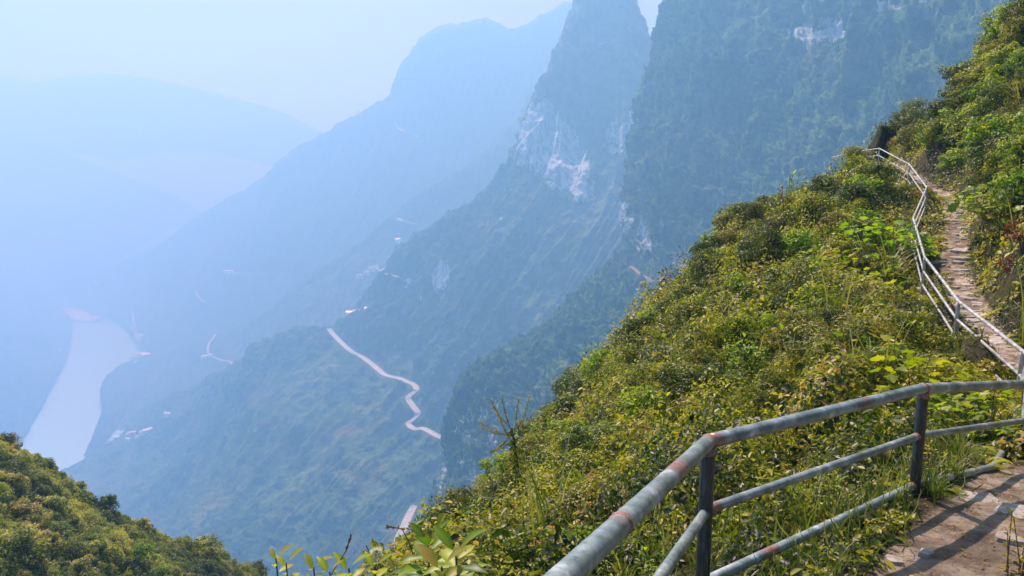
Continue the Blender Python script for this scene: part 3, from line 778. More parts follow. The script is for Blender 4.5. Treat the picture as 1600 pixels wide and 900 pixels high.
# ================================================================== PLANTS
def unit(a): return a / (np.linalg.norm(a, axis=-1, keepdims=True) + 1e-9)
def rnd(n, k=3): return RNG.normal(size=(n, k))
T_DIAMOND = (np.array([[0,0,0],[.42,.5,.07],[1,0,-.06],[.42,-.5,.07]]), np.array([[0,2,1],[0,3,2]]))
T_OVAL = (np.array([[0,0,0],[.22,.36,.05],[.6,.46,.05],[1,0,-.10],[.6,-.46,.05],[.22,-.36,.05]]), np.array([[0,2,1],[0,3,2],[0,4,3],[0,5,4]]))
T_LANCE = (np.array([[0,0,0],[.2,.32,.04],[.5,.5,.06],[.8,.26,-.02],[1,0,-.16],[.8,-.26,-.02],[.5,-.5,.06],[.2,-.32,.04],[.5,0,.0],[.8,0,-.07]]),
           np.array([[0,8,1],[1,8,2],[2,8,9],[2,9,3],[3,9,4],[0,7,8],[7,6,8],[6,9,8],[6,5,9],[5,4,9]]))
_pa = np.radians([180-28, 140, 118, 96, 72, 50, 28, 14, 0, -14, -28, -50, -72, -96, -118, -140, -180+28])
_pr = np.array([.42, .60, .44, .74, .56, .80, .62, .74, 1.0, .74, .62, .80, .56, .74, .44, .60, .42])
T_PALM = (np.concatenate([[[0,0,0]], np.stack([.28 + .72 * _pr * np.cos(_pa), .66 * _pr * np.sin(_pa) * 1.05, .05 * np.sin(_pa * 5) + -.12 * _pr], 1)]),
          np.array([[0, i + 1, i] for i in range(1, 17)]))
T_BLADE = (np.array([[0,-.5,0],[0,.5,0],[.35,-.45,.10],[.35,.45,.10],[.7,-.3,.06],[.7,.3,.06],[1,0,-.08]]), np.array([[0,2,1],[1,2,3],[2,4,3],[3,4,5],[4,6,5]]))

TINT_OFF = {id(T_LANCE): np.array([.05, -.08, -.10, -.06, .12, -.04, -.12, -.06, .16, .14]), id(T_OVAL): np.array([.1, -.05, -.06, .06, -.04, -.08]), id(T_PALM): np.array([.16] + [-.05, .06] * 8 + [-.05])}
class Leaves:
    def __init__(s): s.V = []; s.F = []; s.T = []; s.n = 0
    def add(s, tpl, P, T, Nn, L, W, tint):
        Vt, Ft = tpl; n = len(P); ti_ = TINT_OFF.get(id(tpl)); T = unit(T); S = unit(np.cross(Nn, T)); Nn = np.cross(T, S)
        L = np.broadcast_to(np.asarray(L, float), (n,)); W = np.broadcast_to(np.asarray(W, float), (n,)); tint = np.broadcast_to(np.asarray(tint, float), (n,))
        V = P[:, None] + T[:, None] * (Vt[None, :, :1] * L[:, None, None]) + S[:, None] * (Vt[None, :, 1:2] * W[:, None, None]) + Nn[:, None] * (Vt[None, :, 2:3] * L[:, None, None])
        k = len(Vt)
        Fc = Ft[None] + (np.arange(n) * k)[:, None, None] + s.n
        s.V.append(V.reshape(-1, 3)); s.F.append(Fc.reshape(-1, 3)); s.T.append(np.clip(np.repeat(tint, k) + (np.tile(ti_, n) if ti_ is not None else 0), 0, 1)); s.n += n * k
    def mesh(s, name, mat):
        return mesh_np(name, np.concatenate(s.V), np.concatenate(s.F), mat, attrs={'tint': np.concatenate(s.T)}, link=False)
    def build(s, name, mat, parent=None):
        o = bpy.data.objects.new(name, s.mesh(name, mat)); C.objects.link(o)
        if parent: o.parent = parent
        return o

def leaf_mat(name, stops, trans=0.42, gloss=0.35, rough=0.42, tfac=1.5):
    m, nt, out = new_mat(name)
    c = ramp(nt, attr(nt, 'tint'), stops)
    oi = nt.nodes.new('ShaderNodeObjectInfo')
    hsv = N(nt, 'ShaderNodeHueSaturation', i_Saturation=1.0)
    nt.links.new(mathn(nt, 'MULTIPLY_ADD', oi.outputs['Random'], 0.045), hsv.inputs['Hue']); nt.nodes[-1].inputs[2].default_value = 0.477
    for nn in nt.nodes:
        if nn.type == 'MATH' and nn.operation == 'MULTIPLY_ADD': nn.inputs[2].default_value = 0.477
    nt.links.new(c, hsv.inputs['Color'])
    c = hsv.outputs[0]
    d = N(nt, 'ShaderNodeBsdfPrincipled', i_Roughness=rough); d.inputs['Specular IOR Level'].default_value = gloss
    nt.links.new(c, d.inputs['Base Color'])
    t = nt.nodes.new('ShaderNodeBsdfTranslucent')
    g = N(nt, 'ShaderNodeGamma', i_Gamma=1.0); nt.links.new(mixc(nt, 1.0, c, (tfac * 0.92, tfac * 1.05, tfac * 0.35), 'MULTIPLY'), g.inputs[0]); nt.links.new(g.outputs[0], t.inputs['Color'])
    mx = nt.nodes.new('ShaderNodeMixShader'); mx.inputs[0].default_value = trans
    nt.links.new(d.outputs[0], mx.inputs[1]); nt.links.new(t.outputs[0], mx.inputs[2]); nt.links.new(mx.outputs[0], out.inputs['Surface'])
    return m
# tint 0 dark old leaf .. 0.5 mid .. 0.8 fresh yellow-green .. 1 ochre / dry
M_cover = leaf_mat('cover_leaf', [(0.0, (0.010, 0.022, 0.008)), (0.3, (0.030, 0.060, 0.010)), (0.50, (0.12, 0.150, 0.008)), (0.68, (0.34, 0.33, 0.012)), (0.88, (0.38, 0.35, 0.03)), (0.96, (0.32, 0.15, 0.05)), (1.0, (0.26, 0.19, 0.12))])
M_dark = leaf_mat('dark_leaf', [(0.0, (0.014, 0.032, 0.010)), (0.5, (0.055, 0.085, 0.010)), (0.85, (0.17, 0.19, 0.014)), (1.0, (0.24, 0.25, 0.03))], 0.32, 0.3, 0.45)
M_lime = leaf_mat('lime_leaf', [(0.0, (0.05, 0.10, 0.012)), (0.5, (0.19, 0.27, 0.012)), (0.85, (0.38, 0.42, 0.016)), (1.0, (0.40, 0.28, 0.04))], 0.45, 0.3)
M_ochre = leaf_mat('ochre_leaf', [(0.0, (0.05, 0.07, 0.015)), (0.5, (0.13, 0.15, 0.02)), (0.8, (0.26, 0.25, 0.03)), (1.0, (0.35, 0.18, 0.04))], 0.35, 0.25)
M_orange = leaf_mat('orange_frond', [(0.0, (0.20, 0.08, 0.02)), (0.6, (0.42, 0.15, 0.03)), (1.0, (0.50, 0.28, 0.05))], 0.4, 0.15)
M_red = leaf_mat('red_leaf', [(0.0, (0.09, 0.02, 0.02)), (0.6, (0.16, 0.03, 0.025)), (1.0, (0.26, 0.07, 0.035))], 0.35, 0.3)
M_grass = leaf_mat('grass_blade', [(0.0, (0.05, 0.08, 0.015)), (0.5, (0.14, 0.17, 0.025)), (0.85, (0.32, 0.30, 0.08)), (1.0, (0.42, 0.36, 0.20))], 0.35, 0.35)
M_seed = leaf_mat('seed_spike', [(0.0, (0.20, 0.22, 0.06)), (1.0, (0.50, 0.46, 0.20))], 0.3, 0.1)
M_white = leaf_mat('seed_head', [(0.0, (0.6, 0.56, 0.5)), (1.0, (0.8, 0.78, 0.74))], 0.3, 0.1)
mbk, nt, out = new_mat('twig_bark')
d = N(nt, 'ShaderNodeBsdfPrincipled', i_Roughness=0.85); tc = nt.nodes.new('ShaderNodeTexCoord')
nt.links.new(ramp(nt, noise_tex(nt, 25, 4, 0.6, tc.outputs['Object']), [(0.3, (0.045, 0.032, 0.02)), (0.7, (0.15, 0.115, 0.07))]), d.inputs['Base Color']); nt.links.new(d.outputs[0], out.inputs['Surface'])

# ---- where the hillside can be seen (with a margin, so a side step shows no bare ground)
vx = np.arange(GX0 + .5, GX1, 0.5); vy = np.arange(GY0 + .5, GY1, 0.5)
VX, VY = np.meshgrid(vx, vy, indexing='ij'); VZ = gz(VX, VY) + 0.7
vis = np.ones(VX.shape, bool)
for k in range(1, 70):
    t = k / 70.0
    vis &= ~((gz(VX * t, VY * t) + 0.1 > VZ * t) & (np.hypot(VX * t, VY * t) > 1.0))
dep = VY * CP - VZ * SP; pu = 800 + F * VX / np.maximum(dep, 0.3); pv_ = 450 - F * (VY * SP + VZ * CP) / np.maximum(dep, 0.3)
vis &= (dep > 0.3) & (pu > -260) & (pu < 1860) & (pv_ > -250) & (pv_ < 1250)
for _ in range(3):
    q = vis.copy(); q[1:] |= vis[:-1]; q[:-1] |= vis[1:]; q[:, 1:] |= vis[:, :-1]; q[:, :-1] |= vis[:, 1:]; vis = q
VISG = vis.astype(float)
def is_vis(x, y): return bil(VISG, GX0 + .5, GY0 + .5, 0.5, x, y) > 0.5

def rail_dist(x, y):
    best = 9.0
    for a_, b_ in zip(([PA, PB, PD] + FARP)[:-1], ([PA, PB, PD] + FARP)[1:]):
        ab = (b_ - a_)[:2]; t_ = min(1, max(0, ((x - a_[0]) * ab[0] + (y - a_[1]) * ab[1]) / (ab ** 2).sum())); best = min(best, math.hypot(x - a_[0] - ab[0] * t_, y - a_[1] - ab[1] * t_))
    return best
def canopy_raw(x, y):
    """height of the low cover above the soil"""
    P = np.stack([x, y, np.zeros_like(x)], 1)
    d = pdist(x, y); R = np.hypot(x, y)
    h = 0.26 + 0.42 * fbm(P / 0.9, 3, 70) + 1.05 * np.clip(0.56 - worley(P / 1.15 + .35 * fbm(P / .8, 2, 170)[:, None], 71), -.42, .6) + 0.30 * np.clip(.55 - worley(P / .45, 75), -.3, .5) + 0.35 * fbm(P / 3.5, 2, 72)
    h = h * (1 - .8 * np.clip((-.08 - fbm(P / 0.7, 3, 77)) / .12, 0, 1)) + .22 * fbm(P / .28, 2, 78)
    h = np.clip(h, 0.02, 1.3) * np.clip(0.55 + R / 18, 0.65, 1.4)
    hw = np.where(R < 6.5, 0.66, 0.10)
    rd_ = np.full(x.shape, 9.0)
    for a_, b_ in ((ext, PA), (PA, PB), (PB, PD)):
        ab = (b_ - a_)[:2]; t_ = np.clip(((x - a_[0]) * ab[0] + (y - a_[1]) * ab[1]) / (ab ** 2).sum(), 0, 1)
        rd_ = np.minimum(rd_, np.hypot(x - a_[0] - ab[0] * t_, y - a_[1] - ab[1] * t_))
    rf_ = np.full(x.shape, 9.0)
    for a_, b_ in zip(([PD] + FARP)[:-1], ([PD] + FARP)[1:]):
        ab = (b_ - a_)[:2]; t_ = np.clip(((x - a_[0]) * ab[0] + (y - a_[1]) * ab[1]) / (ab ** 2).sum(), 0, 1)
        rf_ = np.minimum(rf_, np.hypot(x - a_[0] - ab[0] * t_, y - a_[1] - ab[1] * t_))
    h = np.minimum(h, 0.12 + 0.42 * rf_)
    h = np.minimum(h, (0.10 + 1.1 * np.maximum(rd_ - .10, 0)) * (1 + .5 * fbm(P / .5, 2, 79)))
    return h * np.clip((d - hw) / 0.75, 0.0, 1)
CS = 0.07; ccx = np.arange(GX0, GX1, CS); ccy = np.arange(GY0, GY1, CS); CHG = np.zeros((len(ccx), len(ccy)))
A_, B_ = np.meshgrid(ccx, ccy, indexing='ij'); mk_ = is_vis(A_.ravel(), B_.ravel()); tmp = np.zeros(A_.size); tmp[mk_] = canopy_raw(A_.ravel()[mk_], B_.ravel()[mk_]); CHG = tmp.reshape(A_.shape)
def canopy(x, y): return bil(CHG, GX0, GY0, CS, x, y)

def scatter(n, y0, y1, keep):
    """n candidate positions; keep = probability as function of range"""
    x = RNG.uniform(GX0, GX1, n); y = RNG.uniform(y0, y1, n)
    m = is_vis(x, y); x, y = x[m], y[m]
    R = np.hypot(x, y); m = RNG.random(len(x)) < keep(R); return x[m], y[m]

cover = Leaves()
def cover_pass(n, dens, size, tpl, zone, seed, y1=48, tint_off=0.0, asp=0.55):
    x, y = scatter(n, -1.0, y1, dens); h = canopy(x, y)
    if zone:
        m = fbm(np.stack([x, y, 0 * x], 1) / 1.5, 3, 130) > .06; x, y, h = x[m], y[m], h[m]
    m = h > 0.03; x, y, h = x[m], y[m], h[m]
    P = np.stack([x, y, np.zeros_like(x)], 1); R = np.hypot(x, y)
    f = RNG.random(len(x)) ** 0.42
    z = gz(x, y) + h * f * (0.85 + 0.3 * RNG.random(len(x)))
    e = 0.12; gx_ = (canopy(x + e, y) - canopy(x - e, y) + gz(x + e, y) - gz(x - e, y)) / (2 * e); gy_ = (canopy(x, y + e) - canopy(x, y - e) + gz(x, y + e) - gz(x, y - e)) / (2 * e)
    nn = unit(np.stack([-gx_, -gy_, np.ones_like(x)], 1)); nn = unit(nn * 0.9 + rnd(len(x)) * 0.42 + np.array([-.1, -.05, 0.25]))
    T = np.cross(nn, rnd(len(x))); T = unit(T) + np.array([0, 0, -0.15])
    big = fbm(P / 2.6, 3, seed); sp = fbm(P / 0.7, 2, seed + 1)
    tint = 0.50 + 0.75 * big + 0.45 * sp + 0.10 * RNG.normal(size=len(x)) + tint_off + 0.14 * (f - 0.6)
    tint = np.clip(tint, 0.02, 0.86); dead = fbm(P / 1.3, 3, 85)
    tint = np.where(RNG.random(len(x)) < 0.03 + .6 * np.clip((dead - .38) / .12, 0, 1), RNG.uniform(0.84, 1.0, len(x)), tint)
    s = size(R) * RNG.uniform(0.6, 1.35, len(x)) * (1 + 0.35 * fbm(P / 1.3, 2, seed + 5))
    cover.add(tpl, np.stack([x, y, z], 1), T, nn, s, s * asp, tint)
A_TOT = (GX1 - GX0)
# dense small leaves, farther ones a little larger
cover_pass(1700000, lambda R: np.clip((9.5 / np.maximum(R, 2)) ** 1.3, 0, 1) * (R < 13), lambda R: 0.034 + 0.0022 * R, T_DIAMOND, 0, 80, y1=13)
cover_pass(2000000, lambda R: np.where(R > 10, np.clip(13.0 / R, 0, 1), 0.0) * 0.75, lambda R: 0.040 + 0.0020 * R, T_DIAMOND, 0, 80)
cover_pass(300000, lambda R: (R < 10) * 0.75, lambda R: 0.066 + 0.001 * R, T_OVAL, 0, 90, y1=10, tint_off=0.08, asp=0.5)
cover_pass(900000, lambda R: np.where((R > 6) & (R < 30), np.clip(9.0 / R, 0, .8), 0.0), lambda R: 0.075 + 0.0022 * R, T_OVAL, 1, 95, y1=32, tint_off=0.12, asp=0.6)
print('cover verts', cover.n)
tag(cover.build('ground_cover', M_cover), kind='stuff')

# grasses and dry blades through the cover, thick beside the path
gr = Leaves()
x, y = scatter(900000, -1.0, 40, lambda R: np.clip(6.0 / np.maximum(R, 2), 0, 1)); d = pdist(x, y)
P = np.stack([x, y, np.zeros_like(x)], 1); w = fbm(P / 1.4, 3, 120)
hw = np.where(np.hypot(x, y) < 6.5, 0.60, 0.24)
m = (d > hw + 0.30 * RNG.random(len(x)) ** .5) & ((w > 0.12) | ((d < 1.25) & (RNG.random(len(x)) < .55))); x, y, d = x[m], y[m], d[m]; n = len(x)
T = unit(np.stack([RNG.normal(size=n) * .5, RNG.normal(size=n) * .5, np.ones(n)], 1)); nn = rnd(n) + np.array([0, 0, .6])
L = RNG.uniform(0.08, 0.26, n) * np.clip(0.5 + d / 1.6, 0.5, 1.2)
gr.add(T_BLADE, np.stack([x, y, gz(x, y) + canopy(x, y) * 0.25], 1), T, nn, L, RNG.uniform(0.005, 0.011, n) * (1 + np.hypot(x, y) / 14), np.clip(0.45 + 0.25 * RNG.normal(size=n) + 0.4 * fbm(np.stack([x, y, 0 * x], 1) / 2, 2, 121), 0, 1))
tag(gr.build('grass', M_grass), kind='stuff')
# fallen leaves and bits on the dirt
lt = Leaves(); n = 16000
x = RNG.uniform(0.6, 7.5, n); y = RNG.uniform(0.8, 8.5, n); m = pdist(x, y) < 1.0; x, y = x[m], y[m]; n = len(x)
lt.add(T_OVAL, np.stack([x, y, gz(x, y) + .008], 1), np.stack([RNG.normal(size=n), RNG.normal(size=n), RNG.normal(size=n) * .12], 1), np.array([0, 0, 1]) + rnd(n) * .18, RNG.uniform(.008, .038, n), RNG.uniform(.003, .014, n), RNG.uniform(.86, 1, n))
tag(lt.build('leaf_litter', M_cover), kind='stuff')

# ---- plant prototypes: (foliage mesh, stem mesh or None)
def branches(tips, base_r, bend=0.15):
    o = MB()
    for t in tips:
        t = np.array(t, float); L = np.linalg.norm(t); m_ = t * 0.5 + np.array([random.uniform(-1, 1), random.uniform(-1, 1), 0.6]) * L * bend
        m_[:2] *= 0.7
        o.tube([(0, 0, -0.12), m_ * 0.5, m_, t], [base_r, base_r * .75, base_r * .5, base_r * .2], 5)
    return o
def proto_shrub(R, H, ncl, per, leaf, tpl, mat, asp=0.5, tint=(0.5, 0.2), shell=0.75, name='shrub', clr=0.26, droop=-0.2):
    lv = Leaves(); tips = []
    for k in range(ncl):
        a = RNG.uniform(0, 2 * np.pi); q = RNG.uniform(0.0, 1) ** .6; zz = H * (0.18 + 0.82 * RNG.random() ** .8)
        rr = R * q * math.sqrt(max(0.05, 1 - (max(0, zz / H - .35) / .75) ** 2)) * RNG.uniform(.75, 1.1)
        c = np.array([rr * math.cos(a), rr * math.sin(a), zz]); tips.append(c)
        r = R * clr * RNG.uniform(.7, 1.3); n = int(per * RNG.uniform(.6, 1.3))
        dirs = unit(rnd(n)); rad = r * (shell + (1 - shell) * RNG.random(n)) * np.where(RNG.random(n) < .2, .5, 1)
        P = c + dirs * rad[:, None] * np.array([1.1, 1.1, .8])
        nn = unit(dirs * .8 + rnd(n) * .45 + np.array([0, 0, .55]))
        T = unit(np.cross(nn, rnd(n))) + np.array([0, 0, droop])
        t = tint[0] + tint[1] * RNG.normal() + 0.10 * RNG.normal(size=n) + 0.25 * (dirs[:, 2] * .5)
        s = leaf * RNG.uniform(.65, 1.3, n); lv.add(tpl, P, T, nn, s, s * asp, np.clip(t, 0, 1))
    return lv.mesh(name + '_foliage', mat), branches(tips[:min(22, len(tips))], 0.014 * R / 0.5).mesh(name + '_branches', mbk)
def proto_grass(n, H, mat, spread=0.5, wdt=0.011, name='grass_clump', tint=(0.45, 0.2), arch=1.0):
    V = []; Fc = []; Tn = []; b = 0
    for k in range(n):
        a = RNG.uniform(0, 2 * np.pi); L = H * RNG.uniform(.55, 1.2); lean = spread * RNG.uniform(.2, 1.2)
        x0, y0 = RNG.normal() * H * .07, RNG.normal() * H * .07; w_ = wdt * RNG.uniform(.6, 1.3); t = np.clip(tint[0] + tint[1] * RNG.normal(), 0, 1)
        dx, dy = math.cos(a), math.sin(a); seg = 6; x_, z_ = 0.0, 0.0; ang = math.radians(84) - lean * .3
        for j in range(seg + 1):
            q = j / seg; ww = w_ * (1 - q) ** .7 * (0.6 + min(q * 3, .4))
            V += [(x0 + dx * x_ - dy * ww, y0 + dy * x_ + dx * ww, z_), (x0 + dx * x_ + dy * ww, y0 + dy * x_ - dx * ww, z_)]; Tn += [t, t]
            if j < seg: Fc.append((b + 2 * j, b + 2 * j + 1, b + 2 * j + 3, b + 2 * j + 2))
            x_ += math.cos(ang) * L / seg; z_ += math.sin(ang) * L / seg; ang -= lean * arch * (.35 + q * .5)
        b += 2 * (seg + 1)
    return mesh_np(name + '_blades', np.array(V), np.array(Fc), mat, attrs={'tint': np.array(Tn)}, link=False), None
def proto_broad(R, H, n, leaf, mat, tpl=T_PALM, asp=1.0, tint=(0.5, 0.18), name='broad_leaf_plant'):
    """big leaves held roughly level on stalks"""
    lv = Leaves(); a = RNG.uniform(0, 2 * np.pi, n); q = np.sqrt(RNG.random(n)) * R
    z = H * (1 - 0.6 * (q / R) ** 2) * RNG.uniform(.1, 1.05, n)
    P = np.stack([q * np.cos(a), q * np.sin(a), z], 1)
    out_ = unit(np.stack([np.cos(a), np.sin(a), np.full(n, -.25)], 1) + rnd(n) * .45); nn = unit(np.array([-.15, -.25, 1.0]) + rnd(n) * .33)
    T = unit(out_ - nn * (out_ * nn).sum(1, keepdims=True)); s = leaf * RNG.uniform(.55, 1.25, n)
    lv.add(tpl, P, T, nn, s, s * asp, np.clip(tint[0] + tint[1] * RNG.normal(size=n), 0, 1))
    st = MB()
    for i in range(0, n, 4):
        b_ = P[i] * np.array([.25, .25, 0]); st.tube([b_ - [0, 0, .1], (b_ + P[i]) / 2 + [0, 0, H * .08], P[i]], [.006, .005, .003], 4, False)
    return lv.mesh(name + '_leaves', mat), st.mesh(name + '_stalks', mbk)
def proto_fern(n, L, mat, name='fern', tint=(0.5, .15), lift=1.0, pin=0.16):
    lv = Leaves(); st = MB()
    for k in range(n):
        a = 2 * np.pi * k / n + RNG.uniform(-.3, .3); ang = RNG.uniform(.8, 1.3) * lift; p = np.zeros(3); pts = [p.copy()]; LL = L * RNG.uniform(.7, 1.15)
        t = np.clip(tint[0] + tint[1] * RNG.normal(), 0, 1); m_ = 22
        for j in range(m_):
            q = j / m_; dirv = np.array([math.cos(a) * math.cos(ang), math.sin(a) * math.cos(ang), math.sin(ang)])
            p = p + dirv * LL / m_; pts.append(p.copy()); ang -= 0.085
            if j > 1:
                sd = np.array([-math.sin(a), math.cos(a), 0]); nn = np.cross(dirv, sd); w_ = LL * pin * math.sin(math.pi * min(1, .15 + q * .9)) + .005
                for sg in (-1, 1):
                    lv.add(T_DIAMOND, p[None], (sd * sg + dirv * .35)[None], (nn * sg * -1 if False else np.array([0, 0, 1.0]))[None], w_, LL / m_ * 1.1, t)
        st.tube(pts[::3] + [pts[-1]], [.004] * (len(pts[::3]) + 1), 4, False)
    return lv.mesh(name + '_fronds', mat), st.mesh(name + '_stalks', mbk)
def proto_stem_leaves(H, nst, leaf, mat, tpl=T_LANCE, asp=.4, name='leafy_plant', tint=(.5, .2), lean=.25, step=.07, up=.5):
    """upright stems with leaves in turn up each stem"""
    lv = Leaves(); st = MB()
    for k in range(nst):
        a = RNG.uniform(0, 2 * np.pi); h = H * RNG.uniform(.65, 1.1); l_ = lean * RNG.uniform(.2, 1.3)
        tip = np.array([math.cos(a) * l_ * h, math.sin(a) * l_ * h, h]); b_ = np.array([RNG.normal() * .05, RNG.normal() * .05, -.1]); st.tube([b_, b_ + (tip - b_) * .5 + np.array([0, 0, .04 * h]), tip], [.007, .005, .003], 5, False)
        n = max(4, int(h / step)); ph = RNG.uniform(0, 6)
        for j in range(n):
            q = 0.25 + .75 * (j + 1) / n; p = b_ + (tip - b_) * q; aa = ph + j * 2.4; o_ = np.array([math.cos(aa), math.sin(aa), up * RNG.uniform(.3, 1.3) if q < .95 else 1.2])
            nn = np.array([-math.cos(aa) * .35, -math.sin(aa) * .35, 1.0]); s = leaf * RNG.uniform(.7, 1.2) * (1.1 - .3 * q)
            lv.add(tpl, p[None], o_[None], nn[None] + rnd(1) * .15, s, s * asp, np.clip(tint[0] + tint[1] * RNG.normal() + .25 * (q - .6), 0, 1))
    return lv.mesh(name + '_leaves', mat), st.mesh(name + '_stems', mbk)
# ---- placing: every plant an Empty with its foliage and its stems as parts
def plant(kind, proto, pos, scale, label, group=None, cat=None, rz=None, part=('foliage', 'branches')):
    e = empty(kind, pos, random.uniform(0, 6.28) if rz is None else rz, scale); tag(e, label, cat or kind.replace('_', ' '), group)
    if key_irreg(kind): e.scale = (scale * random.uniform(.75, 1.35), scale * random.uniform(.75, 1.35), scale * random.uniform(.75, 1.3)); e.rotation_euler[0] = random.uniform(-.22, .22); e.rotation_euler[1] = random.uniform(-.22, .22)
    for me, nm in zip(proto, part):
        if me is None: continue
        o = bpy.data.objects.new(nm, me); C.objects.link(o); o.parent = e
    return e
def key_irreg(k): return k in ('shrub', 'bush')
PR = {}
PR['dark'] = [proto_shrub(.62, .85, 52, 80, .055, T_DIAMOND, M_dark, tint=(.5, .16)) for _ in range(3)]
PR['cov'] = [proto_shrub(.60, .75, 42, 95, .052, T_DIAMOND, M_cover, tint=(.50, .13)) for _ in range(3)]
PR['lime'] = [proto_shrub(.55, .75, 34, 60, .075, T_OVAL, M_lime, tint=(.45, .15)) for _ in range(2)]
PR['ochre'] = [proto_shrub(.50, .70, 36, 80, .048, T_DIAMOND, M_ochre, tint=(.55, .16)) for _ in range(2)]
PR['red'] = [proto_shrub(.42, .6, 16, 26, .075, T_OVAL, M_red, tint=(.55, .2), clr=.3)]
PR['grass'] = [proto_grass(75, .75, M_grass, .55, .010) for _ in range(3)]
PR['longgrass'] = [proto_grass(34, 1.25, M_grass, .75, .012, tint=(.62, .2)) for _ in range(2)]
PR['broad'] = [proto_broad(.65, .55, 190, .13, M_lime, tint=(.42, .2)) for _ in range(3)]
PR['fern'] = [proto_fern(9, .55, M_lime, tint=(.5, .15)) for _ in range(2)]
PR['lance'] = [proto_stem_leaves(.62, 7, .12, M_lime, tint=(.35, .25), asp=.38) for _ in range(3)]
PR['weed'] = [proto_stem_leaves(.5, 9, .06, M_cover, T_OVAL, .55, step=.035, tint=(.6, .15)) for _ in range(2)]

def G(u, v): return hit_ground(u, v)
PL = ('leaves', 'stems')
def put(kind, key, u, v, s, label, group=None, cat=None, sink=0.05, part=('foliage', 'branches'), i=None):
    q = G(u, v); q = q - np.array([0, 0, sink]); ps = PR[key]
    return plant(kind, ps[(i if i is not None else random.randrange(len(ps)))], q, s, label, group, cat, part=part)

# named single plants -------------------------------------------------
put('shrub', 'dark', 1205, 432, 1.35, 'rounded dark green shrub bulging from the outer edge, near the trail on the hazy wall')
put('shrub', 'ochre', 1130, 462, 1.05, 'brownish-yellow shrub on the outer edge, just below the rounded dark green one')
put('shrub', 'cov', 1030, 560, 1.25, 'bronze-green shrub poking out in front of the dark hazy cliff')
put('shrub', 'lime', 1330, 275, 1.0, 'bright green shrub on the lower slope, beside the far end of the whitish railing')
put('shrub', 'dark', 1396, 236, 2.0, 'dark green bush jutting left from the bank just above the end of the whitish railing')
put('shrub', 'ochre', 1424, 216, 2.1, 'olive and rust tinted bush, outermost on the upper ridge')
put('shrub', 'lime', 1568, 78, 1.8, 'light green feathery bush standing highest on the ridge line, near the top right corner')
put('broad_leaf_plant', 'broad', 1425, 640, 1.05, 'large patch of lobed vine-like leaves directly above the near handrail post', part=PL, cat='plant', i=0, sink=-.08)
put('broad_leaf_plant', 'broad', 1350, 610, 1.1, 'smaller clump of lobed leaves left of the large lobed patch above the handrail', part=PL, cat='plant', i=1, sink=-.1)
put('broad_leaf_plant', 'broad', 1545, 690, .75, 'low lobed-leaf plant between the handrail and the middle rail at the right', part=PL, cat='plant', i=2, sink=-.06)
put('broad_leaf_plant', 'broad', 1560, 345, 1.7, 'broad fresh green leafy plant hanging over the uphill side of the footpath', part=PL, cat='plant', i=0, sink=-.08)
put('broad_leaf_plant', 'broad', 1372, 405, 1.8, 'yellow-green large-leaved plant on the slope just left of the sharp bend in the whitish railing', part=PL, cat='plant', i=1, sink=-.1)
put('broad_leaf_plant', 'broad', 1335, 455, 1.7, 'large-leaved plant with some orange leaves, downhill of the yellow-green one by the railing bend', part=PL, cat='plant', i=2, sink=-.06)
put('shrub', 'red', 1598, 392, .95, 'shrub with dark red leaves on the bank at the right frame edge')
put('shrub', 'red', 1575, 425, .5, 'small sparse red-leaved shrub below the larger red one on the bank')
put('grass_clump', 'longgrass', 1380, 445, 1.5, 'tall clump of long pale arching blades on the slope, downhill of the whitish railing', cat='grass', part=('blades', ''), i=0)
put('grass_clump', 'grass', 1425, 535, 1.1, 'upright bright green grass tuft downhill of the first post of the whitish railing', cat='grass', part=('blades', ''), i=0)
put('grass_clump', 'longgrass', 1300, 520, 1.3, 'clump of bent bleached grass blades in the middle of the slope', cat='grass', part=('blades', ''), i=1)
put('grass_clump', 'grass', 1130, 640, 1.15, 'soft yellow-green grass hummock above the bend of the near handrail', cat='grass', part=('blades', ''), i=1)
put('grass_clump', 'grass', 1100, 590, .9, 'finer ochre grass tuft behind the yellow-green hummock', cat='grass', part=('blades', ''), i=2)
put('grass_clump', 'longgrass', 1618, 545, 1.3, 'arching yellow grass blades reaching over the path from the right frame edge', cat='grass', part=('blades', ''), i=1)
put('grass_clump', 'longgrass', 1600, 175, 1.6, 'reddish-brown dry blades fanning out of the bank near the top right', cat='grass', part=('blades', ''), i=0)
put('grass_clump', 'grass', 1585, 300, 1.6, 'yellow grass swathe draped over the bank right of the broad fresh green plant', cat='grass', part=('blades', ''), i=0)
put('weed', 'weed', 1590, 905, .62, 'low bright green weed growing from the dirt in the bottom right corner', cat='plant', part=PL)
put('fern', 'fern', 1158, 858, .62, 'small upright yellow-green fern just right of the dark rail post', part=('fronds', 'stalks'))
put('fern', 'fern', 1245, 880, .5, 'small fern under the lower rail at the bottom of the picture', part=('fronds', 'stalks'))
put('fern', 'fern', 1530, 728, .55, 'fern drooping over the far end of the lower rail beside the dirt', part=('fronds', 'stalks'))
put('fern', 'fern', 1575, 722, .6, 'fern at the right frame edge just above the dirt path', part=('fronds', 'stalks'))
put('leafy_plant', 'lance', 1175, 800, .62, 'plant with pointed green leaves under the middle rail, beside the dark post', cat='plant', part=PL)
put('leafy_plant', 'lance', 1262, 815, .55, 'plant with a few round pale leaves behind the lower rail', cat='plant', part=PL)
put('leafy_plant', 'lance', 1185, 652, .8, 'plant with long pale glossy leaves just above the bend of the handrail', cat='plant', part=PL)
put('leafy_plant', 'lance', 1280, 640, .8, 'yellow-tipped leafy plant above the middle of the handrail', cat='plant', part=PL)
PRO = proto_fern(8, .62, M_orange, tint=(.5, .25), lift=1.15, pin=.13)
PR['of'] = [PRO]
put('fern', 'of', 950, 775, 1.0, 'rust-orange fern on the slope left of the thick handrail', part=('fronds', 'stalks'))
PR['lf'] = [proto_fern(7, .6, M_lime, tint=(.7, .15), lift=1.1, pin=.15)]
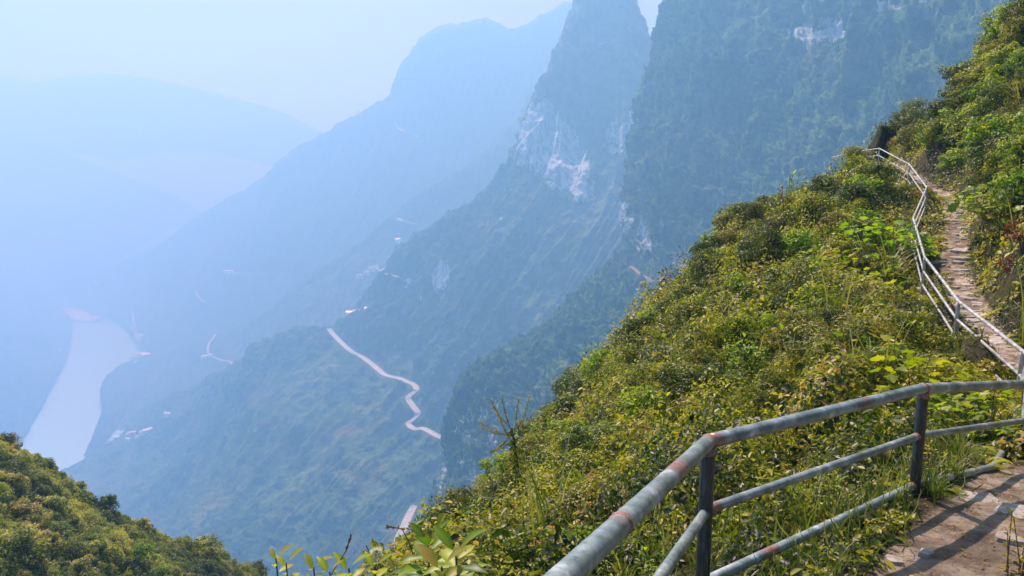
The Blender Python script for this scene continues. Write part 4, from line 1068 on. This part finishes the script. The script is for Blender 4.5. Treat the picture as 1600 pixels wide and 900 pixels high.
put('fern', 'lf', 990, 755, .85, 'lime green fern touching the rust-orange one', part=('fronds', 'stalks'))

# tall plant with feathery seed spikes standing out against the hazy cliff
e = empty('spiky_plant', at(812, 760, 9.6) - np.array([0, 0, .25])); tag(e, 'tall weed with feathery pale seed spikes and drooping leaves, standing out against the blue cliff', 'plant')
B0 = np.array(e.location); st = MB(); sp = Leaves(); lf = Leaves()
stem_top = at(800, 668, 9.6) - B0; st.tube([(0, 0, -.3), stem_top * .5 + [.03, 0, 0], stem_top], [.012, .010, .007], 6)
for (u, v) in [(766, 622), (783, 618), (810, 624), (828, 618), (750, 660), (752, 668), (764, 706), (778, 700), (818, 655), (845, 655), (776, 640), (770, 634)]:
    t = at(u, v, 9.6 + random.uniform(-.25, .25)) - B0; s0 = stem_top * random.uniform(.72, 1.0); mid_ = (s0 + t) / 2 + np.array([0, 0, -.03])
    st.tube([s0, mid_, t], [.004, .003, .002], 4, False)
    n = 170; q = RNG.random(n)[:, None]; P = np.where(q < .5, s0 + (mid_ - s0) * q * 2, mid_ + (t - mid_) * (q * 2 - 1)); P = P[q[:, 0] > .35]; n = len(P)
    sp.add(T_DIAMOND, P, unit(t - s0)[None] * .9 + rnd(n) * .5, rnd(n), .036, .010, RNG.random(n))
n = 110; q = RNG.random(n); P = stem_top[None] * (.35 + .65 * q[:, None])
lf.add(T_LANCE, P, rnd(n) * np.array([1, 1, .2]) + np.array([0, 0, -.9]), rnd(n), RNG.uniform(.08, .15, n), .024, RNG.uniform(.2, .8, n))
st.build('stems', mbk, e); sp.build('seed_spikes', M_seed, e); lf.build('leaves', M_cover, e)

# close plants along the bottom edge, on the drop just beyond the rail
def sapling(u, v, d, H, nl, leaf, mat, label, tint=(.4, .25), spread=.9, kind='leafy_plant', lean=(0, 0)):
    """one stem rising to (u, v), whorls of big leaves round its top"""
    top = at(u, v, d); b0 = top - np.array([lean[0], lean[1], H]); e = empty(kind, b0); tag(e, label, 'plant'); tp = top - b0
    st = MB(); lv = Leaves(); st.tube([(0, 0, -.3), tp * .55 + np.array([.01, 0, 0]), tp], [.007, .005, .003], 6)
    for k in range(nl):
        q = 1 - .55 * (k / nl); p = tp * q; a = k * 2.4 + random.uniform(-.3, .3)
        o_ = np.array([math.cos(a), math.sin(a), (.9 if k < 3 else .15) + random.uniform(-.2, .25)]) ; nn = np.array([-math.cos(a) * .3, -math.sin(a) * .3 - .2, 1.0])
        s = leaf * random.uniform(.7, 1.15); lv.add(T_LANCE, (p + o_ * .012)[None], o_[None], nn[None], s, s * .42, np.clip(tint[0] + tint[1] * random.gauss(0, 1), 0, 1))
    st.build('stem', mbk, e); lv.build('leaves', mat, e); return e
sapling(668, 846, 2.35, .55, 24, .105, M_lime, 'sapling with large green-bronze leaves rising over the road at the bottom centre', (.12, .3))
sapling(712, 862, 2.2, .45, 24, .10, M_lime, 'sapling with narrow yellow-green leaves right of the big bronze-leaved one', (.55, .25))
sapling(690, 885, 2.1, .4, 12, .10, M_ochre, 'orange-tinted leafy stem tucked between the two bigger saplings at bottom centre', (.7, .25))
sapling(431, 872, 3.1, .5, 12, .075, M_lime, 'small bright green sprout at the bottom edge, farthest left of the close plants', (.8, .1))
sapling(447, 880, 3.0, .5, 10, .07, M_lime, 'second bright sprout just right of the farthest-left one', (.8, .1))
sapling(490, 886, 2.8, .5, 10, .075, M_lime, 'short bright sprout low at the bottom edge between the left sprouts and the yellow patch', (.8, .1))
sapling(620, 885, 2.6, .5, 12, .075, M_ochre, 'yellow-brown leafy stem at the bottom edge left of the large bronze-leaved sapling', (.75, .2))
for (u, v, lb) in [(545, 888, 'flat yellow-green leafy plant at the bottom edge, under the white seed head'), (585, 885, 'yellow-green leafy plant right beneath the white seed head'), (515, 893, 'pale green leafy plant at the bottom edge left of the white seed head')]:
    sapling(u, v, 2.7, .45, 14, .085, M_lime, lb, (.75, .15))
for (u, v, d, s, lb, key) in [(740, 905, 3.3, .55, 'dense small-leaved shrub at the bottom edge right of the close saplings', 'cov'), (610, 935, 3.2, .45, 'shrub crossing the bottom edge below the bronze-leaved sapling', 'lime'),
                              (520, 945, 3.4, .42, 'shrub just showing over the bottom edge below the white seed head', 'ochre'), (450, 945, 3.8, .45, 'shrub just showing over the bottom edge under the bright sprouts', 'lime'), (700, 925, 2.9, .5, 'low shrub filling the gap under the orange-tinted stem at the bottom edge', 'cov'), (655, 925, 2.9, .45, 'yellowish shrub crowding the foot of the bronze-leaved sapling', 'ochre'), (565, 935, 3.1, .42, 'low fresh shrub under the flat yellow-green plants at the bottom edge', 'lime')]:
    plant('shrub', random.choice(PR[key]), at(u, v, d) - np.array([0, 0, .3]), s, lb)
# white seed head, red twigs, dry plumes
def wand(pts, d, label, kind, head=None, hm=None, r=.0022):
    P_ = [at(u, v, d) for u, v in pts]; b0 = P_[0]; e = empty(kind, b0); tag(e, label, 'plant'); st = MB(); st.tube([p - b0 for p in P_], r, 5, False); st.build('stem', mbk, e)
    t = P_[-1] - b0; dr = unit(P_[-1] - P_[-2])
    if head == 'ball':
        lv = Leaves(); n = 160; dd = unit(rnd(n) + np.array([0, 0, .5])); lv.add(T_DIAMOND, np.repeat(t[None], n, 0) + dd * .006, dd, rnd(n), .026, .006, RNG.random(n)); lv.build('flower_head', hm, e)
    if head == 'plume':
        lv = Leaves(); n = 60; q = RNG.random(n)[:, None]; lv.add(T_DIAMOND, t - dr * .07 * q, dr[None] + rnd(n) * .2, rnd(n), .02, .0016, RNG.random(n)); lv.build('seed_plume', hm, e)
    if head == 'berries':
        lv = Leaves(); n = 46; q = RNG.random(n)[:, None]; lv.add(T_DIAMOND, t - dr * .10 * q, rnd(n), rnd(n), .011, .005, RNG.random(n)); lv.build('buds', hm, e)
wand([(600, 935), (596, 890), (588, 866)], 2.9, 'round white seed head on a thin stem, above the yellow-green leaves', 'flower', 'ball', M_white)
wand([(505, 930), (520, 893), (540, 862), (548, 838)], 2.7, 'dark bent stalk with a thin reddish plume, left of the white seed head', 'dry_stalk', 'plume', M_red)
wand([(650, 880), (640, 850), (628, 826), (604, 823)], 2.5, 'drooping twig of tiny dark red buds in front of the lower road', 'twig', 'berries', M_red)
wand([(600, 930), (584, 880), (572, 852)], 3.0, 'thin bare grey twig leaning left beside the white seed head', 'twig')
wand([(575, 930), (592, 880), (600, 855)], 3.1, 'thin bare grey twig leaning right beside the white seed head', 'twig')

# repeats over the bench, the edge and the bank ------------------------
def belt(n, region, keys, scale, labels, group, kind='shrub', part=('foliage', 'branches'), cat=None, mind=.8, far_scale=0.03):
    done = []; tries = 0
    while len(done) < n and tries < n * 60:
        tries += 1; u, v = region(); q = G(u, v); R = math.hypot(q[0], q[1])
        if (kind == 'shrub' and rail_dist(q[0], q[1]) < 1.0 * scale + .35) or (kind == 'leafy_plant' and R > 6 and rail_dist(q[0], q[1]) < 1.1) or R > 39.5 or float(pdist(q[0], q[1])) < (0.62 + .45 * scale): continue
        if any(math.hypot(q[0] - a, q[1] - b_) < mind * scale for a, b_ in done): continue
        done.append((q[0], q[1])); k = random.choice(keys); s = scale * random.uniform(.7, 1.25) * (0.75 + far_scale * R)
        plant(kind, random.choice(PR[k]), q - np.array([0, 0, .08 * s]), s, labels[k], group + ', ' + k if len(keys) > 1 else group, cat, part=part)
SILX = [u for u, v, d in sil]; SILY = [v for u, v, d in sil]
def reg_slope():
    while True:
        u = random.uniform(660, 1440); v = random.uniform(250, 880); lim = np.interp(u, SILX, SILY) + 12
        if v > lim and v < np.interp(u, [900, 1110, 1443, 1600], [880, 690, 610, 600]) : return u, v
def reg_edge():
    u = random.uniform(650, 1345); return u, np.interp(u, SILX, SILY) + random.uniform(4, 26)
def reg_bank():
    while True:
        u = random.uniform(1375, 1605); v = random.uniform(30, 560)
        if v > np.interp(u, [1375, 1410, 1480, 1540, 1600], [205, 155, 130, 75, 35]) and u > np.interp(v, [0, 240, 300, 420, 520, 600], [1300, 1400, 1500, 1520, 1575, 1640]): return u, v
def reg_ridge():
    u = random.uniform(1372, 1605); return u, np.interp(u, [1375, 1410, 1480, 1540, 1600], [205, 155, 130, 75, 35]) + random.uniform(2, 30)
L_s = dict(dark='dark green low shrub among the cover on the slope below the footpath', cov='mixed olive-green low shrub on the slope below the footpath', lime='light yellow-green low shrub on the slope below the footpath', ochre='ochre-tinted low shrub on the slope below the footpath')
L_e = dict(dark='dark green shrub along the outer edge of the slope against the haze', cov='olive-green shrub along the outer edge of the slope against the haze', lime='light green shrub along the outer edge of the slope against the haze', ochre='yellow-brown shrub along the outer edge of the slope against the haze')
L_b = dict(dark='dark green leafy bush on the steep bank above the footpath', cov='olive-green bush on the steep bank above the footpath', lime='fresh green bush on the steep bank above the footpath', ochre='yellowish bush on the steep bank above the footpath')
L_r = dict(dark='dark green bush on the ridge line above the bank', cov='olive-green bush on the ridge line above the bank', lime='light green bush on the ridge line above the bank', ochre='rusty bush on the ridge line above the bank')
belt(130, reg_slope, ['dark', 'dark', 'cov', 'cov', 'lime', 'ochre'], .72, L_s, 'low shrubs on the slope below the footpath')
belt(40, reg_edge, ['dark', 'cov', 'lime', 'ochre'], .8, L_e, 'shrubs along the outer edge of the slope')
belt(60, reg_bank, ['dark', 'cov', 'cov', 'lime', 'lime', 'ochre'], .8, L_b, 'bushes on the bank above the footpath')
belt(26, reg_ridge, ['dark', 'cov', 'lime', 'ochre'], 1.0, L_r, 'bushes on the ridge line above the bank')
belt(26, reg_slope, ['grass'], .6, dict(grass='green and straw coloured grass tuft on the slope below the footpath'), 'grass tufts on the slope below the footpath', 'grass_clump', ('blades', ''), 'grass')
belt(12, reg_bank, ['longgrass'], .8, dict(longgrass='clump of long arching blades on the bank above the footpath'), 'long grass clumps on the bank above the footpath', 'grass_clump', ('blades', ''), 'grass')
def reg_near():
    u = random.uniform(930, 1590); return u, np.interp(u, [900, 1110, 1443, 1600], [900, 720, 640, 615]) + random.uniform(-70, 150)
belt(60, reg_near, ['lance'], .5, dict(lance='pointed-leaved plant among the cover close behind the near railing'), 'pointed-leaved plants behind the near railing', 'leafy_plant', PL, 'plant', mind=.5)
belt(34, reg_near, ['fern'], .42, dict(fern='small light green fern close behind the near railing'), 'ferns behind the near railing', 'fern', ('fronds', 'stalks'), 'fern', mind=.5)

belt(46, reg_near, ['weed'], .6, dict(weed='small-leaved upright weed close behind the near railing'), 'small-leaved weeds behind the near railing', 'weed', PL, 'plant', mind=.4)
belt(22, reg_near, ['grass'], .42, dict(grass='short grass tuft close behind the near railing'), 'grass tufts behind the near railing', 'grass_clump', ('blades', ''), 'grass', mind=.4)

belt(70, reg_slope, ['lance', 'weed'], 1.15, dict(lance='leafy upright stems rising above the cover on the slope below the footpath', weed='small-leaved upright weed rising above the cover on the slope below the footpath'), 'upright stems on the slope below the footpath', 'leafy_plant', PL, 'plant', mind=.5)
belt(26, reg_edge, ['weed', 'lance'], 1.2, dict(weed='thin sprig poking up along the outer edge of the slope', lance='leafy sprig poking up along the outer edge of the slope'), 'sprigs along the outer edge of the slope', 'leafy_plant', PL, 'plant', mind=.4)
belt(16, reg_slope, ['broad'], .75, dict(broad='patch of lobed bright leaves among the cover on the slope below the footpath'), 'lobed-leaf patches on the slope below the footpath', 'broad_leaf_plant', PL, 'plant', mind=1.2)

belt(16, reg_slope, ['longgrass'], .8, dict(longgrass='clump of long bleached arching blades on the slope below the footpath'), 'long grass clumps on the slope below the footpath', 'grass_clump', ('blades', ''), 'grass', mind=1.0)
belt(12, reg_slope, ['of'], .8, dict(of='small rust-orange fern among the cover on the slope below the footpath'), 'rust-orange ferns on the slope below the footpath', 'fern', ('fronds', 'stalks'), 'fern', mind=1.0)
def far_tree_proto(H, R, ncl):
    lv = Leaves(); st = MB(); st.tube([(0, 0, -2), (.2, 0, H * .5), (0, .2, H * .92)], [.35, .25, .08], 6)
    for k in range(ncl):
        a = RNG.uniform(0, 6.3); z = H * RNG.uniform(.4, 1.0); rr = R * RNG.uniform(.2, 1) * (1 - .5 * abs(z / H - .65)); c = np.array([rr * math.cos(a), rr * math.sin(a), z])
        st.tube([(0, 0, z * .8), c], [.14, .04], 4); n = 60; dd = unit(rnd(n)); lv.add(T_DIAMOND, c + dd * R * .28 * RNG.random((n, 1)) ** .4, rnd(n), dd + [0, 0, .4], RNG.uniform(.5, 1.1, n), .5, RNG.random(n))
    return lv.mesh('far_tree_crown', mfc), st.mesh('far_tree_trunk', mbk)
FT = [far_tree_proto(14, 4.5, 16), far_tree_proto(11, 4, 12), far_tree_proto(9, 4.5, 14)]
def far_tree(key, u, v, k, s, label, group=None):
    q = on_mesh(key, u, v); e = empty('tree', q - np.array([0, 0, .5]), random.random() * 6, s); tag(e, label, 'tree', group)
    for me, nm in zip(FT[k], ('crown', 'trunk')): o = bpy.data.objects.new(nm, me); C.objects.link(o); o.parent = e
far_tree(KP, 683, 366, 0, 1.25, 'tall lone tree standing on the hazy ridge line below the pyramid-shaped peak')
far_tree(KP, 654, 388, 1, .9, 'smaller tree on the same hazy ridge line, downhill of the tall lone tree')
far_tree(K2, 557, 433, 0, 1.6, 'narrow dark tree beside the middle ridge hairpin')
for (u, v, k) in [(630,325,1),(640,321,2),(650,318,1),(700,290,2),(615,352,1)]: far_tree(K2, u, v, k, 1.5, 'faint tree on the skyline of the middle ridge', 'trees on the middle ridge skyline')
for (u, v, k) in [(608,468,2),(600,475,1),(590,484,2),(420,533,2),(445,528,2),(470,525,1)]: far_tree(KP, u, v, k, .95, 'hazy tree on the shoulder above the winding road', 'trees on the shoulder above the winding road')
for (u, v, k) in [(560,184,1),(548,190,2),(620,145,1),(500,217,2),(470,240,1),(646,80,2)]: far_tree(KM, u, v, k, 2.2, 'tiny tree on the skyline of the distant massif', 'trees on the massif skyline')
for (u, v, k) in [(165,695,2),(152,700,1),(158,690,2)]: far_tree(KP, u, v, k, 1.3, 'tree at the water edge beside the hamlet', 'trees by the hamlet')

# ---- the lit hillside at the lower left, about sixty metres off
hill_cols = [
 [(-260,581,60),(-260,741,48),(-260,1021,36)], [(-120,661,60),(-120,791,49),(-130,1041,37)], [(-30,711,60),(-40,821,50),(-50,1041,38)], [(20,729,60.5),(10,831,51),(0,1041,39)],
 [(62,763,61),(50,851,52),(40,1041,40)], [(120,793,62),(110,876,53),(95,1051,42)], [(180,827,63.5),(165,901,55),(145,1061,44)], [(240,856,65),(225,926,57),(205,1071,46)],
 [(300,883,67),(285,946,59),(260,1081,48)], [(360,909,69),(340,971,61),(320,1101,50)], [(430,946,71),(410,1006,63),(390,1131,52)], [(520,1006,74),(500,1066,66),(480,1181,56)], [(640,1101,78),(620,1161,70),(600,1271,60)]]
M_lh = terrain_mat('scrub_soil', 1.2, [(0.02, 0.03, 0.01), (0.05, 0.06, 0.018), (0.10, 0.09, 0.03)], earth_amt=.5)
loft('hillside', hill_cols, 300, 200, M_lh, 'scrub-covered hillside at the lower left corner', back=(0, 9, 0), back_drop=14, amp=1.2, lam=9, gully=.8, gfreq=14, trees=.9, tree_l=1.8, seed=60, edge=.5)
HP, HQ, hnu, hnv, _ho = LOFTS['scrub-covered hillside at the lower left corner']
HG = HP.reshape(hnu, hnv, 3)
def hill_pts(n):
    a = RNG.uniform(0, hnu - 1.001, n); b_ = RNG.uniform(hnv * .12, hnv - 1.001, n); i = a.astype(int); j = b_.astype(int); fa = (a - i)[:, None]; fb = (b_ - j)[:, None]
    P = HG[i, j] * (1 - fa) * (1 - fb) + HG[i + 1, j] * fa * (1 - fb) + HG[i, j + 1] * (1 - fa) * fb + HG[i + 1, j + 1] * fa * fb
    t1 = HG[i + 1, j] - HG[i, j]; t2 = HG[i, j + 1] - HG[i, j]; nn = unit(np.cross(t1, t2)); nn = np.where((nn[:, 2:] < 0), -nn, nn)
    dp = P[:, 1] * CP - P[:, 2] * SP; u = 800 + F * P[:, 0] / dp; v = 450 - F * (P[:, 1] * SP + P[:, 2] * CP) / dp; m = (u > -260) & (u < 620) & (v < 1060); return P[m], nn[m]
lh = Leaves(); P, nn = hill_pts(900000)
cl = fbm(P / 1.6, 3, 200); wl = worley(P / 1.5, 201); wl2 = worley(P / .55, 202); hh = np.clip(.25 + .9 * (.75 - wl) + .45 * (.6 - wl2) + .35 * cl, 0, 1.5); n = len(P)
keep = RNG.random(n) < np.clip(.25 + hh, 0, 1); P, nn, hh, cl = P[keep], nn[keep], hh[keep], cl[keep]; n = len(P)
big = fbm(P / 6, 3, 210); Q_ = P + np.array([0, 0, 1.0]) * (hh * RNG.random(n) ** .35)[:, None] + nn * .15
nl = unit(nn * .6 + rnd(n) * .55 + [0, 0, .4])
lh.add(T_DIAMOND, Q_, np.cross(nl, rnd(n)), nl, RNG.uniform(.08, .20, n), RNG.uniform(.05, .11, n), np.clip(.50 + .60 * big + .30 * cl + .10 * RNG.normal(size=n), .02, .93))
M_scrub = leaf_mat('scrub_leaf', [(0.0, (0.018, 0.035, 0.012)), (0.25, (0.07, 0.10, 0.018)), (0.5, (0.22, 0.24, 0.035)), (0.75, (0.42, 0.39, 0.07)), (1.0, (0.52, 0.40, 0.14))], .5, .3)
tag(lh.build('undergrowth', M_scrub), kind='stuff')
PR['hill'] = [proto_shrub(1.3, 1.7, 40, 110, .16, T_DIAMOND, M_dark, tint=(.6, .2)) for _ in range(2)] + [proto_shrub(1.2, 1.5, 36, 100, .15, T_DIAMOND, M_scrub, tint=(.42, .2)) for _ in range(3)] + [proto_shrub(1.1, 1.9, 30, 90, .17, T_DIAMOND, M_lime, tint=(.4, .15)) for _ in range(2)]
KH = 'scrub-covered hillside at the lower left corner'
hill_named = [(8,702,0,1.0,'dark bush crowning the left frame edge of the lower left hillside'), (325,872,2,1.25,'pale rounded tree-like bush standing up near the right end of the lower left hillside'), (322,880,0,.6,'small dark bush tucked under the pale rounded one on the lower left hillside'),
              (165,800,0,.8,'dark spiky bush on the skyline midway down the lower left hillside'), (230,835,1,.6,'small dark bush on the hillside skyline between the spiky bush and the pale rounded one'), (402,905,0,.9,'dark grey-green bush at the far right end of the lower left hillside'),
              (375,905,3,.8,'pale bush just left of the grey-green one at the bottom edge'), (25,880,2,1.3,'bright green bush in the bottom left corner'), (215,898,0,.8,'dark bush at the bottom edge in the middle of the lower left hillside')]
for (u, v, k, s, lb) in hill_named:
    q = on_mesh(KH, u, v, 5); plant('bush', PR['hill'][k], q - np.array([0, 0, .2]), s, lb)
cnt = 0
while cnt < 120:
    u = random.uniform(-60, 430); v = np.interp(u, [-60, 0, 60, 180, 300, 430], [680, 700, 742, 806, 862, 925]) + random.uniform(8, 170) ** 1
    if v > 915: continue
    q = on_mesh(KH, u, v, 6); k = random.choice([0, 2, 3, 4, 3, 4, 5, 6, 2]); cnt += 1
    plant('bush', PR['hill'][k], q - np.array([0, 0, .35]), random.uniform(.35, 1.0), ('dark', 'olive', 'light green')[(k > 1) + (k > 4)] + ' scrub bush scattered over the lower left hillside', ('dark', 'olive', 'light green')[(k > 1) + (k > 4)] + ' scrub bushes on the lower left hillside')
# ================================================================== AIR, LIGHT, CAMERA
SUN_AZ, SUN_EL = math.radians(-20), math.radians(53)      # azimuth clockwise from +Y (view direction)
hz = MB(); hz.box((0, 3500, (-813.0 + 735) / 2), (21000, 14000, 735 + 813.0))
mh, nt, out = new_mat('pale_haze')
pv = N(nt, 'ShaderNodeVolumePrincipled', i_Density=HAZE_D, i_Anisotropy=0.25); pv.inputs['Color'].default_value = (*HAZE_C, 1); pv.inputs['Absorption Color'].default_value = (*HAZE_A, 1)
nt.links.new(pv.outputs[0], out.inputs['Volume'])
hz = tag(hz.build('haze', mh), kind='stuff')

w = bpy.data.worlds.new('World'); bpy.context.scene.world = w; w.use_nodes = True
nt = w.node_tree; bg = nt.nodes['Background']
sky = nt.nodes.new('ShaderNodeTexSky'); sky.sky_type = 'NISHITA'; sky.sun_disc = False
sky.sun_elevation = SUN_EL; sky.sun_rotation = SUN_AZ
sky.air_density = 0.8; sky.dust_density = 9.0; sky.ozone_density = 0.6; sky.altitude = 1200
nt.links.new(sky.outputs[0], bg.inputs['Color']); bg.inputs['Strength'].default_value = SKY_S
ld = bpy.data.lights.new('sun', 'SUN'); ld.energy = SUN_S; ld.angle = math.radians(0.53); ld.color = (1.0, 0.975, 0.93)
lo_ = bpy.data.objects.new('sun', ld); C.objects.link(lo_)
sd = Vector((math.sin(SUN_AZ) * math.cos(SUN_EL), math.cos(SUN_AZ) * math.cos(SUN_EL), math.sin(SUN_EL)))
lo_.rotation_euler = (-sd).to_track_quat('-Z', 'Y').to_euler(); lo_.location = (0, 0, 50)

cd = bpy.data.cameras.new('camera'); cam = bpy.data.objects.new('camera', cd); C.objects.link(cam)
cd.sensor_width = 36; cd.lens = 36 * F / 1600; cd.clip_start = 0.05; cd.clip_end = 60000
cam.location = (0, 0, 0); cam.rotation_euler = (math.radians(90) - PITCH, 0, 0)
sc = bpy.context.scene; sc.camera = cam
sc.render.resolution_x = 1024; sc.render.resolution_y = 576
sc.view_settings.view_transform = 'Standard'; sc.view_settings.look = 'None'; sc.view_settings.gamma = 1.0
sc.view_settings.exposure = EXPO; sc.view_settings.use_curve_mapping = False
sc.cycles.use_denoising = True
sc.cycles.max_bounces = 8; sc.cycles.diffuse_bounces = 3; sc.cycles.glossy_bounces = 2; sc.cycles.transmission_bounces = 3
sc.cycles.volume_bounces = 6; sc.cycles.transparent_max_bounces = 8
